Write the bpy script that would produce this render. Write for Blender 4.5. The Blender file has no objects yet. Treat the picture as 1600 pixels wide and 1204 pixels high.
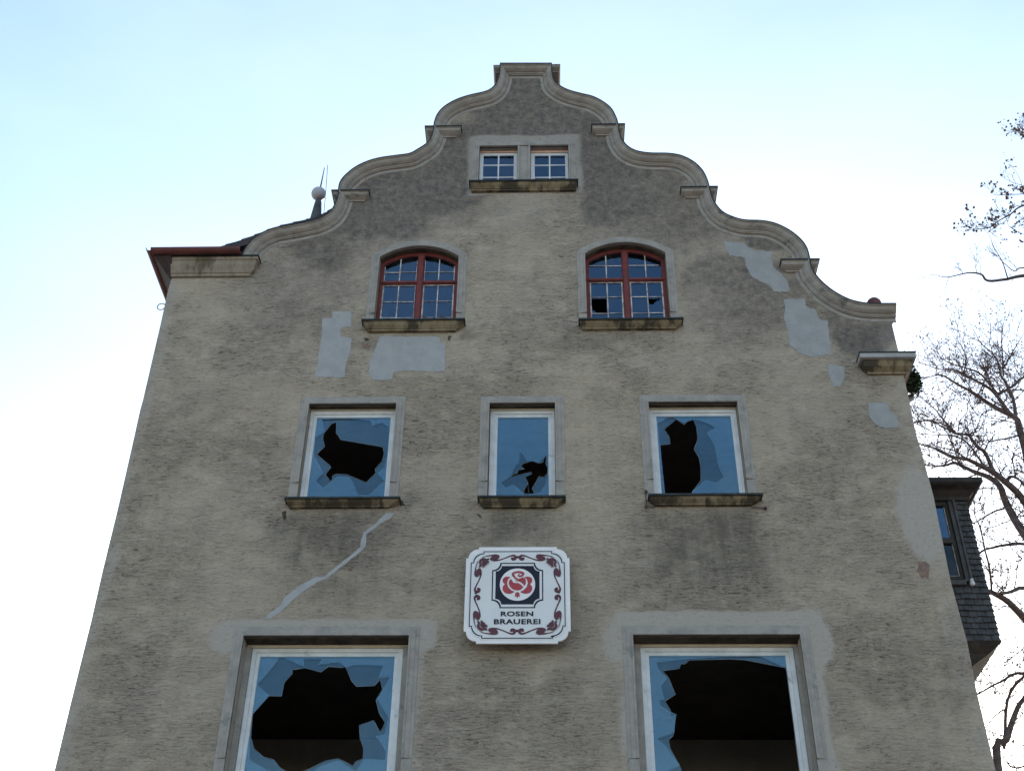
import bpy, bmesh, math, random
from mathutils import Vector, Matrix, noise as mnoise
random.seed(11)
S = bpy.context.scene
COL = S.collection

# ------------------------------------------------------------------ camera
F = 1950.0                      # focal length in photo pixels (1600 wide)
CAM = Vector((0.0, -12.8, 1.6))
zc = Vector((36, 2598, -F)).normalized()
a_ = 0.007
xc = Vector((1, a_, (36 + 2598*a_)/F)).normalized()
yc = zc.cross(xc)
M = Matrix((xc, yc, zc))        # rows: world axes in camera space -> maps camera to world
cam = bpy.data.objects.new('camera', bpy.data.cameras.new('camera'))
COL.objects.link(cam)
cam.data.sensor_width = 36; cam.data.lens = 36*F/1600
cam.data.clip_start = 0.1; cam.data.clip_end = 5000
cam.matrix_world = Matrix.Translation(CAM) @ M.to_4x4()
S.camera = cam

def P(px, py, Y=0.0):
    """the point of the plane at depth Y seen at a given place of the photograph"""
    d = M @ Vector((px-800, 602-py, -F))
    t = (Y-CAM.y)/d.y
    return CAM + d*t
def P2(px, py, Y=0.0):
    p = P(px, py, Y); return (p.x, p.z)

# ------------------------------------------------------------------ light
SUN_EL, SUN_AZ = math.radians(17), math.radians(6)   # behind the building, a little to the right
W = bpy.data.worlds.new('World'); S.world = W; W.use_nodes = True
nt = W.node_tree
sky = nt.nodes.new('ShaderNodeTexSky'); sky.sky_type = 'NISHITA'; sky.sun_disc = False
sky.sun_elevation = SUN_EL; sky.sun_rotation = SUN_AZ
sky.air_density = 1.0; sky.dust_density = 1.1; sky.ozone_density = 1.0; sky.altitude = 200
tint = nt.nodes.new('ShaderNodeMix'); tint.data_type = 'RGBA'; tint.blend_type = 'MULTIPLY'
tint.inputs[0].default_value = 1; tint.inputs[7].default_value = (.975, 1.01, 1.0, 1)     # the camera's slightly cyan sky
wc = nt.nodes.new('ShaderNodeTexCoord'); wm = nt.nodes.new('ShaderNodeMapping'); wm.inputs['Scale'].default_value = (1.2, 1.2, 3)
wn = nt.nodes.new('ShaderNodeTexNoise'); wn.inputs['Scale'].default_value = 2.2; wn.inputs['Detail'].default_value = 6; wn.inputs['Roughness'].default_value = .55
wr = nt.nodes.new('ShaderNodeMapRange'); wr.inputs[1].default_value = .45; wr.inputs[2].default_value = .75; wr.inputs[3].default_value = 0; wr.inputs[4].default_value = .07
nt.links.new(wc.outputs['Generated'], wm.inputs[0]); nt.links.new(wm.outputs[0], wn.inputs['Vector']); nt.links.new(wn.outputs[0], wr.inputs[0])
hz = nt.nodes.new('ShaderNodeMix'); hz.data_type = 'RGBA'; nt.links.new(wr.outputs[0], hz.inputs[0]); nt.links.new(sky.outputs[0], hz.inputs[6]); hz.inputs[7].default_value = (4.5, 4.9, 5.2, 1)   # thin cirrus haze
nt.links.new(hz.outputs[2], tint.inputs[6]); nt.links.new(tint.outputs[2], nt.nodes['Background'].inputs[0])
nt.nodes['Background'].inputs[1].default_value = 0.15
sun = bpy.data.objects.new('sun', bpy.data.lights.new('sun', 'SUN')); COL.objects.link(sun)
sun.data.energy = 3.0; sun.data.angle = math.radians(0.5); sun.data.color = (1, .93, .82)
sd = Vector((math.sin(SUN_AZ)*math.cos(SUN_EL), math.cos(SUN_AZ)*math.cos(SUN_EL), math.sin(SUN_EL)))
sun.rotation_euler = sd.to_track_quat('Z', 'Y').to_euler()
S.view_settings.view_transform = 'Standard'; S.view_settings.look = 'None'
S.view_settings.gamma = 1; S.view_settings.exposure = 1.55
S.render.engine = 'CYCLES'

# ------------------------------------------------------------------ node helpers
class NT:
    def __init__(s, name):
        s.m = bpy.data.materials.new(name); s.m.use_nodes = True
        s.t = s.m.node_tree; s.b = s.t.nodes['Principled BSDF']
        s.co = s.t.nodes.new('ShaderNodeTexCoord').outputs['Object']
    def n(s, typ, **kw):
        nd = s.t.nodes.new(typ)
        for k, v in kw.items(): setattr(nd, k, v)
        return nd
    def l(s, a, b): s.t.links.new(a, b)
    def val(s, sock, v):
        if hasattr(v, 'links'): s.l(v, sock)
        else: sock.default_value = v
    def mapping(s, v, scale=(1,1,1), loc=(0,0,0)):
        m = s.n('ShaderNodeMapping'); s.l(v, m.inputs[0])
        m.inputs['Scale'].default_value = scale; m.inputs['Location'].default_value = loc
        return m.outputs[0]
    def noise(s, v, scale, detail=4, rough=.6, out=0, dist=0):
        n = s.n('ShaderNodeTexNoise'); s.l(v, n.inputs['Vector'])
        n.inputs['Scale'].default_value = scale; n.inputs['Detail'].default_value = detail
        n.inputs['Roughness'].default_value = rough; n.inputs['Distortion'].default_value = dist
        return n.outputs[out]
    def rng(s, v, a, b, c=0, d=1, smooth=True):
        n = s.n('ShaderNodeMapRange'); n.interpolation_type = 'SMOOTHSTEP' if smooth else 'LINEAR'
        s.l(v, n.inputs[0]); n.inputs[1].default_value = a; n.inputs[2].default_value = b
        n.inputs[3].default_value = c; n.inputs[4].default_value = d
        return n.outputs[0]
    def math(s, op, a, b=0.0, clamp=False):
        n = s.n('ShaderNodeMath', operation=op, use_clamp=clamp)
        s.val(n.inputs[0], a); s.val(n.inputs[1], b); return n.outputs[0]
    def mix(s, fac, a, b, mode='MIX'):
        n = s.n('ShaderNodeMix', data_type='RGBA', blend_type=mode)
        s.val(n.inputs[0], fac)
        for i, c in ((6, a), (7, b)):
            s.val(n.inputs[i], c if hasattr(c, 'links') else (*c, 1))
        return n.outputs[2]
    def bump(s, h, strength, dist=.01, prev=None):
        n = s.n('ShaderNodeBump'); n.inputs['Strength'].default_value = strength
        n.inputs['Distance'].default_value = dist; s.l(h, n.inputs['Height'])
        if prev: s.l(prev, n.inputs['Normal'])
        return n.outputs[0]
    def done(s, col=None, rough=.9, normal=None, spec=.3, metal=0):
        if col is not None: s.val(s.b.inputs['Base Color'], col if hasattr(col, 'links') else (*col, 1))
        s.val(s.b.inputs['Roughness'], rough); s.b.inputs['Specular IOR Level'].default_value = spec
        s.b.inputs['Metallic'].default_value = metal
        if normal: s.l(normal, s.b.inputs['Normal'])
        return s.m

KC = (.85, .79, .79)
def speckled(name, c1, c2, scale=6, rough=.9, bumps=.3, stain=None, bscale=60, metal=0, spec=.3, streak=(1,1,1), sharp=(.35,.65)):
    t = NT(name)
    c1 = tuple(c*k for c, k in zip(c1, KC)); c2 = tuple(c*k for c, k in zip(c2, KC))
    v = t.mapping(t.co, streak)
    f = t.rng(t.noise(v, scale, 6, .65), sharp[0], sharp[1])
    col = t.mix(f, c1, c2)
    if stain:
        f2 = t.rng(t.noise(t.mapping(t.co, streak, (3,7,1)), stain[1], 5, .7), stain[2], stain[2]+.12)
        col = t.mix(f2, col, stain[0])
    b = t.bump(t.noise(t.co, bscale, 4, .6), bumps, .01)
    return t.done(col, rough, b, spec, metal)

def weathering():
    """where soot, run-off stains and smoothed plaster lie on the front wall: three masks of a point (x, z)"""
    def sm(v, a, b):
        t = min(1, max(0, (v-a)/(b-a))); return t*t*(3-2*t)
    def blob(px, py, rx, ry, amp=1.0, inner=.55):
        c = P(px, py); s1 = 115.0/rx; s2 = 100.0/ry
        return lambda x, z, u, w: amp*(1-sm(math.hypot((u-c.x)*s1, (w-c.z)*s2), inner, 1.25))
    def rect(px0, px1, py0, py1, amp=1.0, soft=.12):
        x0 = P(px0, (py0+py1)/2).x; x1 = P(px1, (py0+py1)/2).x; zt = P((px0+px1)/2, py0).z; zb = P((px0+px1)/2, py1).z
        soft = max(soft, .05)
        return lambda x, z, u, w: amp*sm(x, x0-soft, x0+soft)*(1-sm(x, x1-soft, x1+soft))*sm(z, zb-soft, zb+soft)*(1-sm(z, zt-soft, zt+soft))
    def mx(l): return lambda x, z, u, w: max(f(x, z, u, w) for f in l)
    dark = mx([blob(820,165,100,100,1,.75), blob(650,290,130,72,1,.7), blob(730,240,95,65,1,.7), blob(930,250,100,80,1,.7), blob(1000,290,90,60,.7), blob(880,200,90,50,1,.7), blob(585,345,95,48,.95),
               blob(960,320,85,55,.95), blob(1030,300,75,55,.5), blob(500,392,60,38,.75), blob(1150,430,110,52,.75), blob(1195,370,42,22,1),
               blob(1355,520,55,36,1.0), blob(1310,490,35,24,.7), blob(480,500,80,60,.38), blob(720,330,50,30,.5),
               blob(1150,500,120,50,.4), blob(540,445,40,40,.4), blob(560,335,185,115,.72,.2), blob(1045,340,180,120,.7,.2), blob(1175,465,155,100,.66,.2), blob(450,440,120,70,.35,.2), blob(820,330,120,60,.3,.2)])
    stain = mx([blob(520,835,100,44,.85,.3), blob(815,825,58,34,1,.3), blob(1100,845,92,58,.9,.3), blob(462,812,22,16,1,.2), blob(940,530,80,16,.5,.2),
                blob(625,530,90,14,.55,.2), blob(350,1120,25,70,.35,.2), blob(530,900,140,80,.3,.2), blob(1090,900,130,70,.28,.2), blob(1180,1080,900,110,.15,.2),
                blob(717,527,14,12,.9,.2), blob(1362,600,10,30,.8,.2), blob(505,410,7,45,.8,.2), blob(448,812,8,14,1,.2), blob(634,790,10,10,.8,.2), blob(884,800,10,8,.7,.2), blob(745,800,8,10,.6,.2), blob(575,500,10,8,.8,.2), blob(735,503,10,8,.7,.2), blob(900,515,9,10,.7,.2), blob(655,305,12,8,.6,.2)])
    stain = mx([stain, rect(1018,1186,796,905,.75,.09), rect(446,612,796,880,.6,.09), rect(758,872,795,845,.7,.07)])
    lite = mx([rect(345,680,966,1010,.95,.07), rect(958,1285,952,1022,1.0,.07), blob(962,1000,22,30,.9,.5), blob(1278,990,26,40,.9,.5), blob(352,995,22,25,.8,.5), rect(972,1000,1000,1300,.75,.05), rect(1248,1300,1000,1300,.95,.06),
               rect(345,372,1000,1300,.7,.06), rect(628,655,1000,1300,.6,.06),
               rect(450,662,603,622,.12,.10), rect(745,885,604,622,.12,.10), rect(992,1178,603,620,.12,.10),
               rect(728,910,212,304,.7,.035), blob(656,384,80,22,.5,.3), blob(976,384,80,22,.5,.3),
               rect(745,900,300,356,.35,.1), blob(1438,800,38,75,.9,.6), rect(992,1016,795,930,.35,.06), rect(1190,1215,795,930,.35,.06), rect(425,444,795,900,.35,.06)])
    xr = P(1400, 620).x; xa, xb = P(232,628).x, P(247,628).x
    lite = mx([lite, lambda x, z, u, w: .4*sm(x, xr-.12, xr+.02), lambda x, z, u, w: .5*(1-sm(x, xa, xb))])
    def at(x, z):
        n = mnoise.fractal(Vector((x*1.1, 0, z*1.1)), .8, 2.1, 4); m = mnoise.fractal(Vector((x*1.1+9, 3, z*1.1)), .8, 2.1, 4)
        u = x+n*.22; w = z+m*.22
        return dark(x, z, u, w), stain(x+n*.04, z+m*.05, u, w), lite(x+n*.05, z+m*.05, x+n*.08, z+m*.08)
    return at

def wall_material():
    t = NT('rough_stucco')
    at = t.n('ShaderNodeAttribute', attribute_name='weather'); sc_ = t.n('ShaderNodeSeparateColor'); t.l(at.outputs['Color'], sc_.inputs[0])
    rag = t.math('SUBTRACT', t.noise(t.co, 4.5, 6, .7), .5)
    dark = t.rng(t.math('ADD', sc_.outputs[0], t.math('MULTIPLY', rag, .7)), .02, 1.0)
    stain = t.math('MULTIPLY', sc_.outputs[1], t.rng(rag, -.18, .12, .45, 1.1))
    lite = t.rng(t.math('ADD', sc_.outputs[2], t.math('MULTIPLY', rag, .7)), .22, .72)
    sp2 = t.n('ShaderNodeSeparateXYZ'); t.l(t.co, sp2.inputs[0])
    zz = P(800, 590).z
    band = t.rng(sp2.outputs[2], zz-.02, zz+.04)      # old plaster joint
    # colours
    n1 = t.rng(t.noise(t.co, .9, 6, .6), .1, .9)
    base = t.mix(n1, (0.368,0.278,0.203), (0.437,0.332,0.242))
    base = t.mix(t.rng(t.noise(t.mapping(t.co, (1,1,2.5)), 4, 7, .75), .35, .7, 0, .2), base, (0.307,0.234,0.174))
    base = t.mix(t.math('MULTIPLY', band, .35), base, (0.456,0.353,0.267))
    base = t.mix(t.math('MULTIPLY', stain, 1.0), base, (0.170,0.133,0.099))
    gr = t.rng(t.noise(t.co, 9, 8, .75), .3, .72)
    streak = t.rng(t.noise(t.mapping(t.co, (5,5,.35)), 1.6, 4, .6), .45, .68)
    base = t.mix(t.math('MULTIPLY', streak, t.math('ADD', t.math('MULTIPLY', stain, .7), .10)), base, (.15,.118,.09))
    warm = t.rng(t.noise(t.mapping(t.co, (1,1,1), (9,2,5)), .45, 4, .6), .4, .65, 0, .3)
    base = t.mix(warm, base, (.36,.275,.22))
    dk = t.math('MULTIPLY', dark, t.math('ADD', t.math('MULTIPLY', gr, .5), .6), clamp=True)
    base = t.mix(dk, base, (0.113,0.091,0.079))
    base = t.mix(t.math('MULTIPLY', lite, .78), base, (0.325,0.271,0.231))
    # combed texture: short horizontal ridges, crease shade and ridge highlights also put into colour
    wv = t.mapping(t.co, (3.8, 3.8, 17))
    comb = t.noise(wv, 2.6, 6, .72, dist=1.1)
    fine = t.noise(t.mapping(t.co, (1,1,1.5)), 20, 6, .8)
    region = t.rng(t.noise(t.co, .7, 3, .5), .35, .65, .35, 1)
    brk = t.rng(t.noise(t.mapping(t.co, (1,1,1.6), (4,4,4)), 3.2, 3, .6), .3, .58, .4, 1)
    rough_amt = t.math('MULTIPLY', t.math('MULTIPLY', region, brk), t.math('SUBTRACT', 1.0, lite, clamp=True))
    rough_amt = t.math('MULTIPLY', rough_amt, t.math('SUBTRACT', 1.0, t.math('MULTIPLY', dark, .6)))
    crev = t.math('MULTIPLY', t.rng(comb, .452, .405), rough_amt)
    base = t.mix(t.math('MULTIPLY', crev, .85), base, (0.071,0.052,0.039))
    hi = t.math('MULTIPLY', t.rng(comb, .585, .64), rough_amt)
    base = t.mix(t.math('MULTIPLY', hi, .4), base, (0.487,0.370,0.300))
    base = t.mix(t.rng(fine, .57, .64, 0, .45), base, (0.504,0.392,0.330))
    base = t.mix(t.rng(fine, .435, .375, 0, .6), base, (.09,.085,.075))
    h = t.math('MULTIPLY', t.math('ADD', comb, t.math('MULTIPLY', fine, .4)), t.math('ADD', t.math('MULTIPLY', rough_amt, .85), .15))
    b = t.bump(h, 1.0, .05)
    return t.done(base, .95, b, .15)

def glass_material(name, refl, tint=(1,1,1)):
    t = NT(name)
    g = t.n('ShaderNodeBsdfGlossy'); g.inputs['Roughness'].default_value = .015; g.inputs['Color'].default_value = (*tint, 1)
    tr = t.n('ShaderNodeBsdfTransparent'); tr.inputs[0].default_value = (.93,.95,.95,1)
    fr = t.n('ShaderNodeFresnel'); fr.inputs[0].default_value = refl
    df = t.n('ShaderNodeBsdfDiffuse'); df.inputs[0].default_value = (.34,.33,.30,1)
    dirt = t.rng(t.noise(t.mapping(t.co, (1,1,.6)), 2.6, 6, .7), .42, .8, 0, .07)
    m0 = t.n('ShaderNodeMixShader'); t.l(dirt, m0.inputs[0]); t.l(tr.outputs[0], m0.inputs[1]); t.l(df.outputs[0], m0.inputs[2])
    ms = t.n('ShaderNodeMixShader'); t.l(fr.outputs[0], ms.inputs[0]); t.l(m0.outputs[0], ms.inputs[1]); t.l(g.outputs[0], ms.inputs[2])
    bp = t.bump(t.noise(t.co, 1.3, 3, .5), .35, .02); t.l(bp, g.inputs['Normal'])
    t.l(ms.outputs[0], t.t.nodes['Material Output'].inputs[0])
    return t.m

MT = dict(
    wall=wall_material(),
    patch=speckled('repair_plaster', (.335,.33,.315), (.385,.375,.355), 5, bumps=.9, bscale=28, stain=((.27,.25,.225), 7, .58)),
    patch_old=speckled('old_repair_plaster', (.30,.295,.28), (.355,.345,.325), 5, bumps=.9, bscale=28, stain=((.27,.25,.225), 7, .58)),
    scar=speckled('exposed_brick', (.30,.17,.12), (.16,.12,.10), 14, bumps=.8, bscale=40),
    stone=speckled('coping_plaster', (.295,.262,.22), (.385,.345,.29), 5, bumps=.3, stain=((.14,.12,.10), 3, .58), streak=(1,1,2)),
    trim=speckled('surround_plaster', (.295,.265,.23), (.375,.335,.285), 5, bumps=.7, stain=((.2,.18,.155), 5, .54)),
    sill=speckled('weathered_sandstone', (.21,.165,.095), (.31,.25,.155), 5, bumps=.5, stain=((.06,.045,.03), 2.2, .45), streak=(1.7,1,.6)),
    flash=speckled('dark_sheet_metal', (.02,.025,.025), (.045,.05,.048), 10, rough=.6, bumps=.1, metal=.3),
    corn=speckled('stained_cornice_stone', (.27,.225,.16), (.36,.31,.24), 4, bumps=.4, stain=((.12,.09,.06), 2.0, .50), streak=(2,1,.8)),
    zinc=speckled('zinc_sheet', (.30,.285,.26), (.38,.36,.33), 5, rough=.6, bumps=.1),
    white=speckled('white_plastic', (.74,.735,.71), (.62,.615,.59), 6, rough=.5, bumps=.1, stain=((.36,.34,.30), 7, .60)),
    cream=speckled('cream_paint', (.70,.60,.42), (.58,.49,.34), 8, rough=.6, bumps=.1),
    salmon=speckled('salmon_paint', (.80,.52,.40), (.68,.44,.34), 8, rough=.7, bumps=.1),
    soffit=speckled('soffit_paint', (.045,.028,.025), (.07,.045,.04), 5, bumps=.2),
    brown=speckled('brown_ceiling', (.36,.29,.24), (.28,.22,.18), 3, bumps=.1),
    gedge=speckled('broken_glass_edge', (.20,.23,.23), (.12,.14,.14), 20, rough=.3, bumps=.1),
    shade_dirt=speckled('shade_and_dirt_brown', (.10,.075,.05), (.04,.03,.02), 5, bumps=.3),  # soffit shade and dirt in one dark colour; also used for plaster chips
    red=speckled('oxblood_paint', (.19,.03,.022), (.12,.022,.016), 9, rough=.55, bumps=.3, stain=((.28,.16,.14), 16, .66)),
    putty=speckled('white_putty', (.75,.68,.62), (.30,.24,.22), 12, rough=.8, bumps=.2),
    gutter=speckled('red_gutter_paint', (.16,.045,.035), (.10,.035,.03), 5, rough=.6, bumps=.1),
    tiles=speckled('dark_roof_tile', (.035,.03,.035), (.075,.055,.055), 6, rough=.85, bumps=.5),
    slate=speckled('slate_shingle', (.048,.046,.048), (.092,.090,.088), 9, rough=.8, bumps=.5),
    wood=speckled('dark_wood', (.03,.026,.022), (.055,.048,.04), 6, rough=.8, bumps=.3, streak=(1,1,.3)),
    greywood=speckled('grey_board', (.062,.062,.062), (.10,.098,.096), 6, rough=.85, bumps=.2),
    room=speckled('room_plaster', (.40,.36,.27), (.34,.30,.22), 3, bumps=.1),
    ceil=speckled('dark_ceiling', (.07,.058,.048), (.10,.085,.07), 3, bumps=.1),  # dark tone for ceilings, upper room walls and floor slab
    glass=glass_material('window_glass', 1.52, (.50,.74,.86)),
    glass_clear=glass_material('clear_window_glass', 1.25, (.9,.95,1)),
    glass_old=glass_material('old_window_glass', 1.95, (.5,.74,1)),
    signwhite=speckled('sign_enamel', (.74,.72,.68), (.69,.675,.64), 2, rough=.4, bumps=.02),
    signedge=speckled('sign_rim', (.85,.80,.76), (.77,.73,.69), 3, rough=.45, bumps=.02, stain=((.60,.56,.50), 5, .60)),
    signdark=speckled('sign_navy', (.008,.009,.02), (.012,.014,.028), 4, rough=.7, bumps=.02),
    signbrown=speckled('sign_maroon', (.11,.022,.03), (.09,.02,.026), 4, rough=.45, bumps=.02),
    signred=speckled('sign_red', (.42,.045,.05), (.36,.04,.045), 4, rough=.45, bumps=.02),
    iron=speckled('rusty_iron', (.05,.04,.035), (.09,.06,.05), 20, rough=.7, bumps=.2),
    finial=speckled('grey_zinc_finial', (.42,.40,.42), (.5,.48,.5), 4, rough=.7, bumps=.1),
    bark=speckled('bark', (.085,.062,.055), (.15,.115,.10), 12, rough=.95, bumps=.8, bscale=30),
    twig=speckled('twig_bark', (.10,.066,.062), (.14,.095,.085), 12, rough=.95, bumps=.2),
    leaf=speckled('withered_leaf', (.20,.085,.06), (.22,.13,.06), 2.5, rough=.9, bumps=.1),
    ivy=speckled('dark_moss', (.018,.035,.012), (.05,.07,.025), 12, rough=.9, bumps=.3),
    ground=speckled('gravel', (.22,.20,.17), (.33,.31,.27), 1.2, bumps=.6, bscale=25),
)
# ------------------------------------------------------------------ mesh helpers
def tag(o, label=None, cat=None, group=None, kind=None):
    for k, v in (('label', label), ('category', cat), ('group', group), ('kind', kind)):
        if v: o[k] = v
    return o
def empty(name, loc, label, cat, group=None):
    o = bpy.data.objects.new(name, None); COL.objects.link(o); o.location = loc; o.empty_display_size = .3
    return tag(o, label, cat, group)
def base_of(o):
    v = Vector((0,0,0))
    while o is not None: v += Vector(o.location); o = o.parent
    return v
class MB:
    def __init__(s): s.v = []; s.f = []
    def add(s, vs, fs):
        k = len(s.v); s.v += [tuple(v) for v in vs]; s.f += [[i+k for i in f] for f in fs]; return s
    def box(s, x0, x1, y0, y1, z0, z1):
        return s.add([(x0,y0,z0),(x1,y0,z0),(x1,y1,z0),(x0,y1,z0),(x0,y0,z1),(x1,y0,z1),(x1,y1,z1),(x0,y1,z1)],
                     [(0,1,2,3),(4,5,6,7),(0,1,5,4),(1,2,6,5),(2,3,7,6),(3,0,4,7)])
    def rings(s, levels):      # levels: (z, x0, x1, y0, y1) from top to bottom
        vs = []; fs = []
        for z, x0, x1, y0, y1 in levels: vs += [(x0,y0,z),(x1,y0,z),(x1,y1,z),(x0,y1,z)]
        n = len(levels)
        for i in range(n-1):
            for k in range(4): fs.append((4*i+k, 4*i+(k+1) % 4, 4*i+4+(k+1) % 4, 4*i+4+k))
        fs += [(0,1,2,3), (4*n-4,4*n-3,4*n-2,4*n-1)]
        return s.add(vs, fs)
    def tube(s, pts, rad, n=6, cap=True):
        pts = [Vector(p) for p in pts]
        if not hasattr(rad, '__len__'): rad = [rad]*len(pts)
        vs = []; fs = []; ref = Vector((.3,.2,1)).normalized()
        for i, p in enumerate(pts):
            d = (pts[min(i+1, len(pts)-1)] - pts[max(i-1, 0)]).normalized()
            u = d.cross(ref)
            if u.length < .05: u = d.cross(Vector((1,0,0)))
            u.normalize(); w = d.cross(u)
            for k in range(n):
                a = 2*math.pi*k/n
                vs.append(p + (u*math.cos(a) + w*math.sin(a))*rad[i])
        for i in range(len(pts)-1):
            for k in range(n): fs.append((i*n+k, i*n+(k+1) % n, (i+1)*n+(k+1) % n, (i+1)*n+k))
        if cap: fs += [tuple(range(n)), tuple(range((len(pts)-1)*n, len(pts)*n))]
        return s.add(vs, fs)
    def lathe(s, c, prof, n=20):      # prof: (r, z)
        vs = []; fs = []
        for r, z in prof:
            for k in range(n):
                a = 2*math.pi*k/n; vs.append((c[0]+r*math.cos(a), c[1]+r*math.sin(a), c[2]+z))
        for i in range(len(prof)-1):
            for k in range(n): fs.append((i*n+k, i*n+(k+1) % n, (i+1)*n+(k+1) % n, (i+1)*n+k))
        fs += [tuple(range(n)), tuple(range((len(prof)-1)*n, len(prof)*n))]
        return s.add(vs, fs)
    def sweep(s, path, prof, closed=False):
        """path: (x,z) points travelled with the inside on the right; prof: closed loop of (offset to the right, y)"""
        n = len(path); nm = []
        def seg(i, j):
            d = Vector((path[j][0]-path[i][0], path[j][1]-path[i][1]))
            if d.length < 1e-9: d = Vector((1,0))
            d.normalize(); return Vector((d.y, -d.x))
        for i in range(n):
            if closed: a, b = seg((i-1) % n, i), seg(i, (i+1) % n)
            else:
                a = seg(i-1, i) if i > 0 else seg(i, i+1); b = seg(i, i+1) if i < n-1 else a
            m = (a+b)
            if m.length < 1e-6: m = a.copy()
            m.normalize(); c = max(.35, m.dot(a)); nm.append(m/c)
        vs = []; fs = []; k = len(prof)
        for (x, z), m in zip(path, nm):
            for o, y in prof: vs.append((x+m.x*o, y, z+m.y*o))
        for i in range(n if closed else n-1):
            j = (i+1) % n
            for q in range(k): fs.append((i*k+q, i*k+(q+1) % k, j*k+(q+1) % k, j*k+q))
        if not closed: fs += [tuple(range(k)), tuple(range((n-1)*k, n*k))]
        return s.add(vs, fs)
    def fill(s, outer, holes=(), y0=0.0, y1=.01):
        cu = bpy.data.curves.new('tmp', 'CURVE'); cu.dimensions = '2D'; cu.fill_mode = 'BOTH'; cu.extrude = abs(y1-y0)/2
        for loop in [outer]+list(holes):
            sp = cu.splines.new('POLY'); sp.points.add(len(loop)-1)
            for p, q in zip(sp.points, loop): p.co = (q[0], q[1], 0, 1)
            sp.use_cyclic_u = True
        ob = bpy.data.objects.new('tmp', cu); me = bpy.data.meshes.new_from_object(ob)
        ym = (y0+y1)/2
        s.add([(v.co.x, ym-v.co.z, v.co.y) for v in me.vertices], [tuple(p.vertices) for p in me.polygons])
        bpy.data.objects.remove(ob); bpy.data.curves.remove(cu); bpy.data.meshes.remove(me)
        return s
    def build(s, name, mat, parent=None, smooth=False, bevel=0, recalc=True):
        me = bpy.data.meshes.new(name); off = base_of(parent) if parent else Vector((0,0,0))
        me.from_pydata([tuple(Vector(v)-off) for v in s.v], [], s.f)
        if recalc:
            bm = bmesh.new(); bm.from_mesh(me)
            bmesh.ops.remove_doubles(bm, verts=bm.verts, dist=1e-5)
            bmesh.ops.recalc_face_normals(bm, faces=bm.faces)
            bm.to_mesh(me); bm.free()
        me.materials.append(mat)
        o = bpy.data.objects.new(name, me); COL.objects.link(o)
        if parent: o.parent = parent
        if smooth:
            for p in me.polygons: p.use_smooth = True
        if bevel:
            m = o.modifiers.new('bevel', 'BEVEL'); m.width = bevel; m.segments = 2; m.limit_method = 'ANGLE'
        return o
def jag(loop, amp=.01, step=.06, seed=0):
    """subdivide a closed outline and roughen it"""
    out = []
    r = random.Random(seed)
    for i in range(len(loop)):
        a = Vector(loop[i]); b = Vector(loop[(i+1) % len(loop)]); n = max(1, int((b-a).length/step))
        for k in range(n):
            p = a.lerp(b, k/n); out.append((p.x+r.uniform(-amp, amp), p.y+r.uniform(-amp, amp)))
    return out
def smooth_path(pts, sub=5):
    out = []
    n = len(pts)
    for i in range(n-1):
        p0 = Vector(pts[max(i-1,0)]); p1 = Vector(pts[i]); p2 = Vector(pts[i+1]); p3 = Vector(pts[min(i+2,n-1)])
        for k in range(sub):
            t = k/sub
            out.append(tuple(.5*((2*p1)+(p2-p0)*t+(2*p0-5*p1+4*p2-p3)*t*t+(3*p1-p0-3*p2+p3)*t**3)))
    out.append(tuple(pts[-1])); return out
def px(lst, Y=0.0, o=(0,0), s=1.0):
    return [P2(o[0]+a/s, o[1]+b/s, Y) for a, b in lst]

# ------------------------------------------------------------------ ground
g = MB(); N = 24; R = 2500
vs = [(x, y, 0) for y in (-R, -300, -60, -20, 20, 60, 300, R) for x in (-R, -300, -60, -20, 20, 60, 300, R)]
g.add(vs, [(j*8+i, j*8+i+1, j*8+i+9, j*8+i+8) for j in range(7) for i in range(7)])
tag(g.build('ground', MT['ground']), kind='structure')

# ------------------------------------------------------------------ the gabled building
BLD = empty('gabled_building', (0,0,0), 'grey stucco building with curved stepped gable and smashed windows', 'building')
FY = -.15      # front plane of the coping
lC = px([(378,399.8),(383.7,388),(394,374.9),(410,363.8),(428,356.5),(449,352.5),(478,347),(499,341.3),(515,331.5),(524,318.4),(528.6,304),(529.2,297)], FY)
lB = px([(528.8,297),(531.2,285.6),(538.6,275),(554.3,262),(572.7,252.8),(593.7,246.8),(620,243),(640,240),(653.5,233),(667,224),(673.8,214),(677.4,203),(678,197.5)], FY)
lA = px([(678,197.5),(678.9,191),(682.8,180.3),(690.6,170.1),(703,161.1),(718.8,153.7),(736.8,148.3),(754.8,144.3),(766,140),(774.6,131.9),(778.3,124),(780.6,115),(781.8,99.3)], FY)
rA = px([(861.6,99.3),(862.8,115),(866,126.3),(876.3,135.3),(889.8,141.6),(907.8,146.5),(925.8,151),(941.5,158.9),(955,170),(962.9,184.8),(966,196)], FY)
rB = px([(966,196),(967.5,206),(971.6,217.4),(981,228.9),(995.5,236.2),(1016.5,239.4),(1045,240),(1066,244),(1084.7,253.8),(1097.8,267),(1105,281.4),(1108.3,293)], FY)
rC = px([(1108.3,293),(1111.5,305),(1117.5,318),(1129,331),(1145,339),(1163.5,343.8),(1189.7,344.9),(1210.7,349),(1231.7,358.8),(1250,373),(1260.6,387.7),(1265.5,406)], FY)
rD = px([(1265.5,406),(1267.5,417.5),(1273.5,428),(1285,441),(1302.5,455),(1325,467),(1345,472.5),(1362.5,474.3),(1400.5,474.3)], FY)
secs = [smooth_path(q) for q in (lC, lB)] + [smooth_path(lA) + smooth_path(rA)] + [smooth_path(q) for q in (rB, rC)] + [smooth_path(rD[:-1]) + [rD[-1]]]
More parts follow.
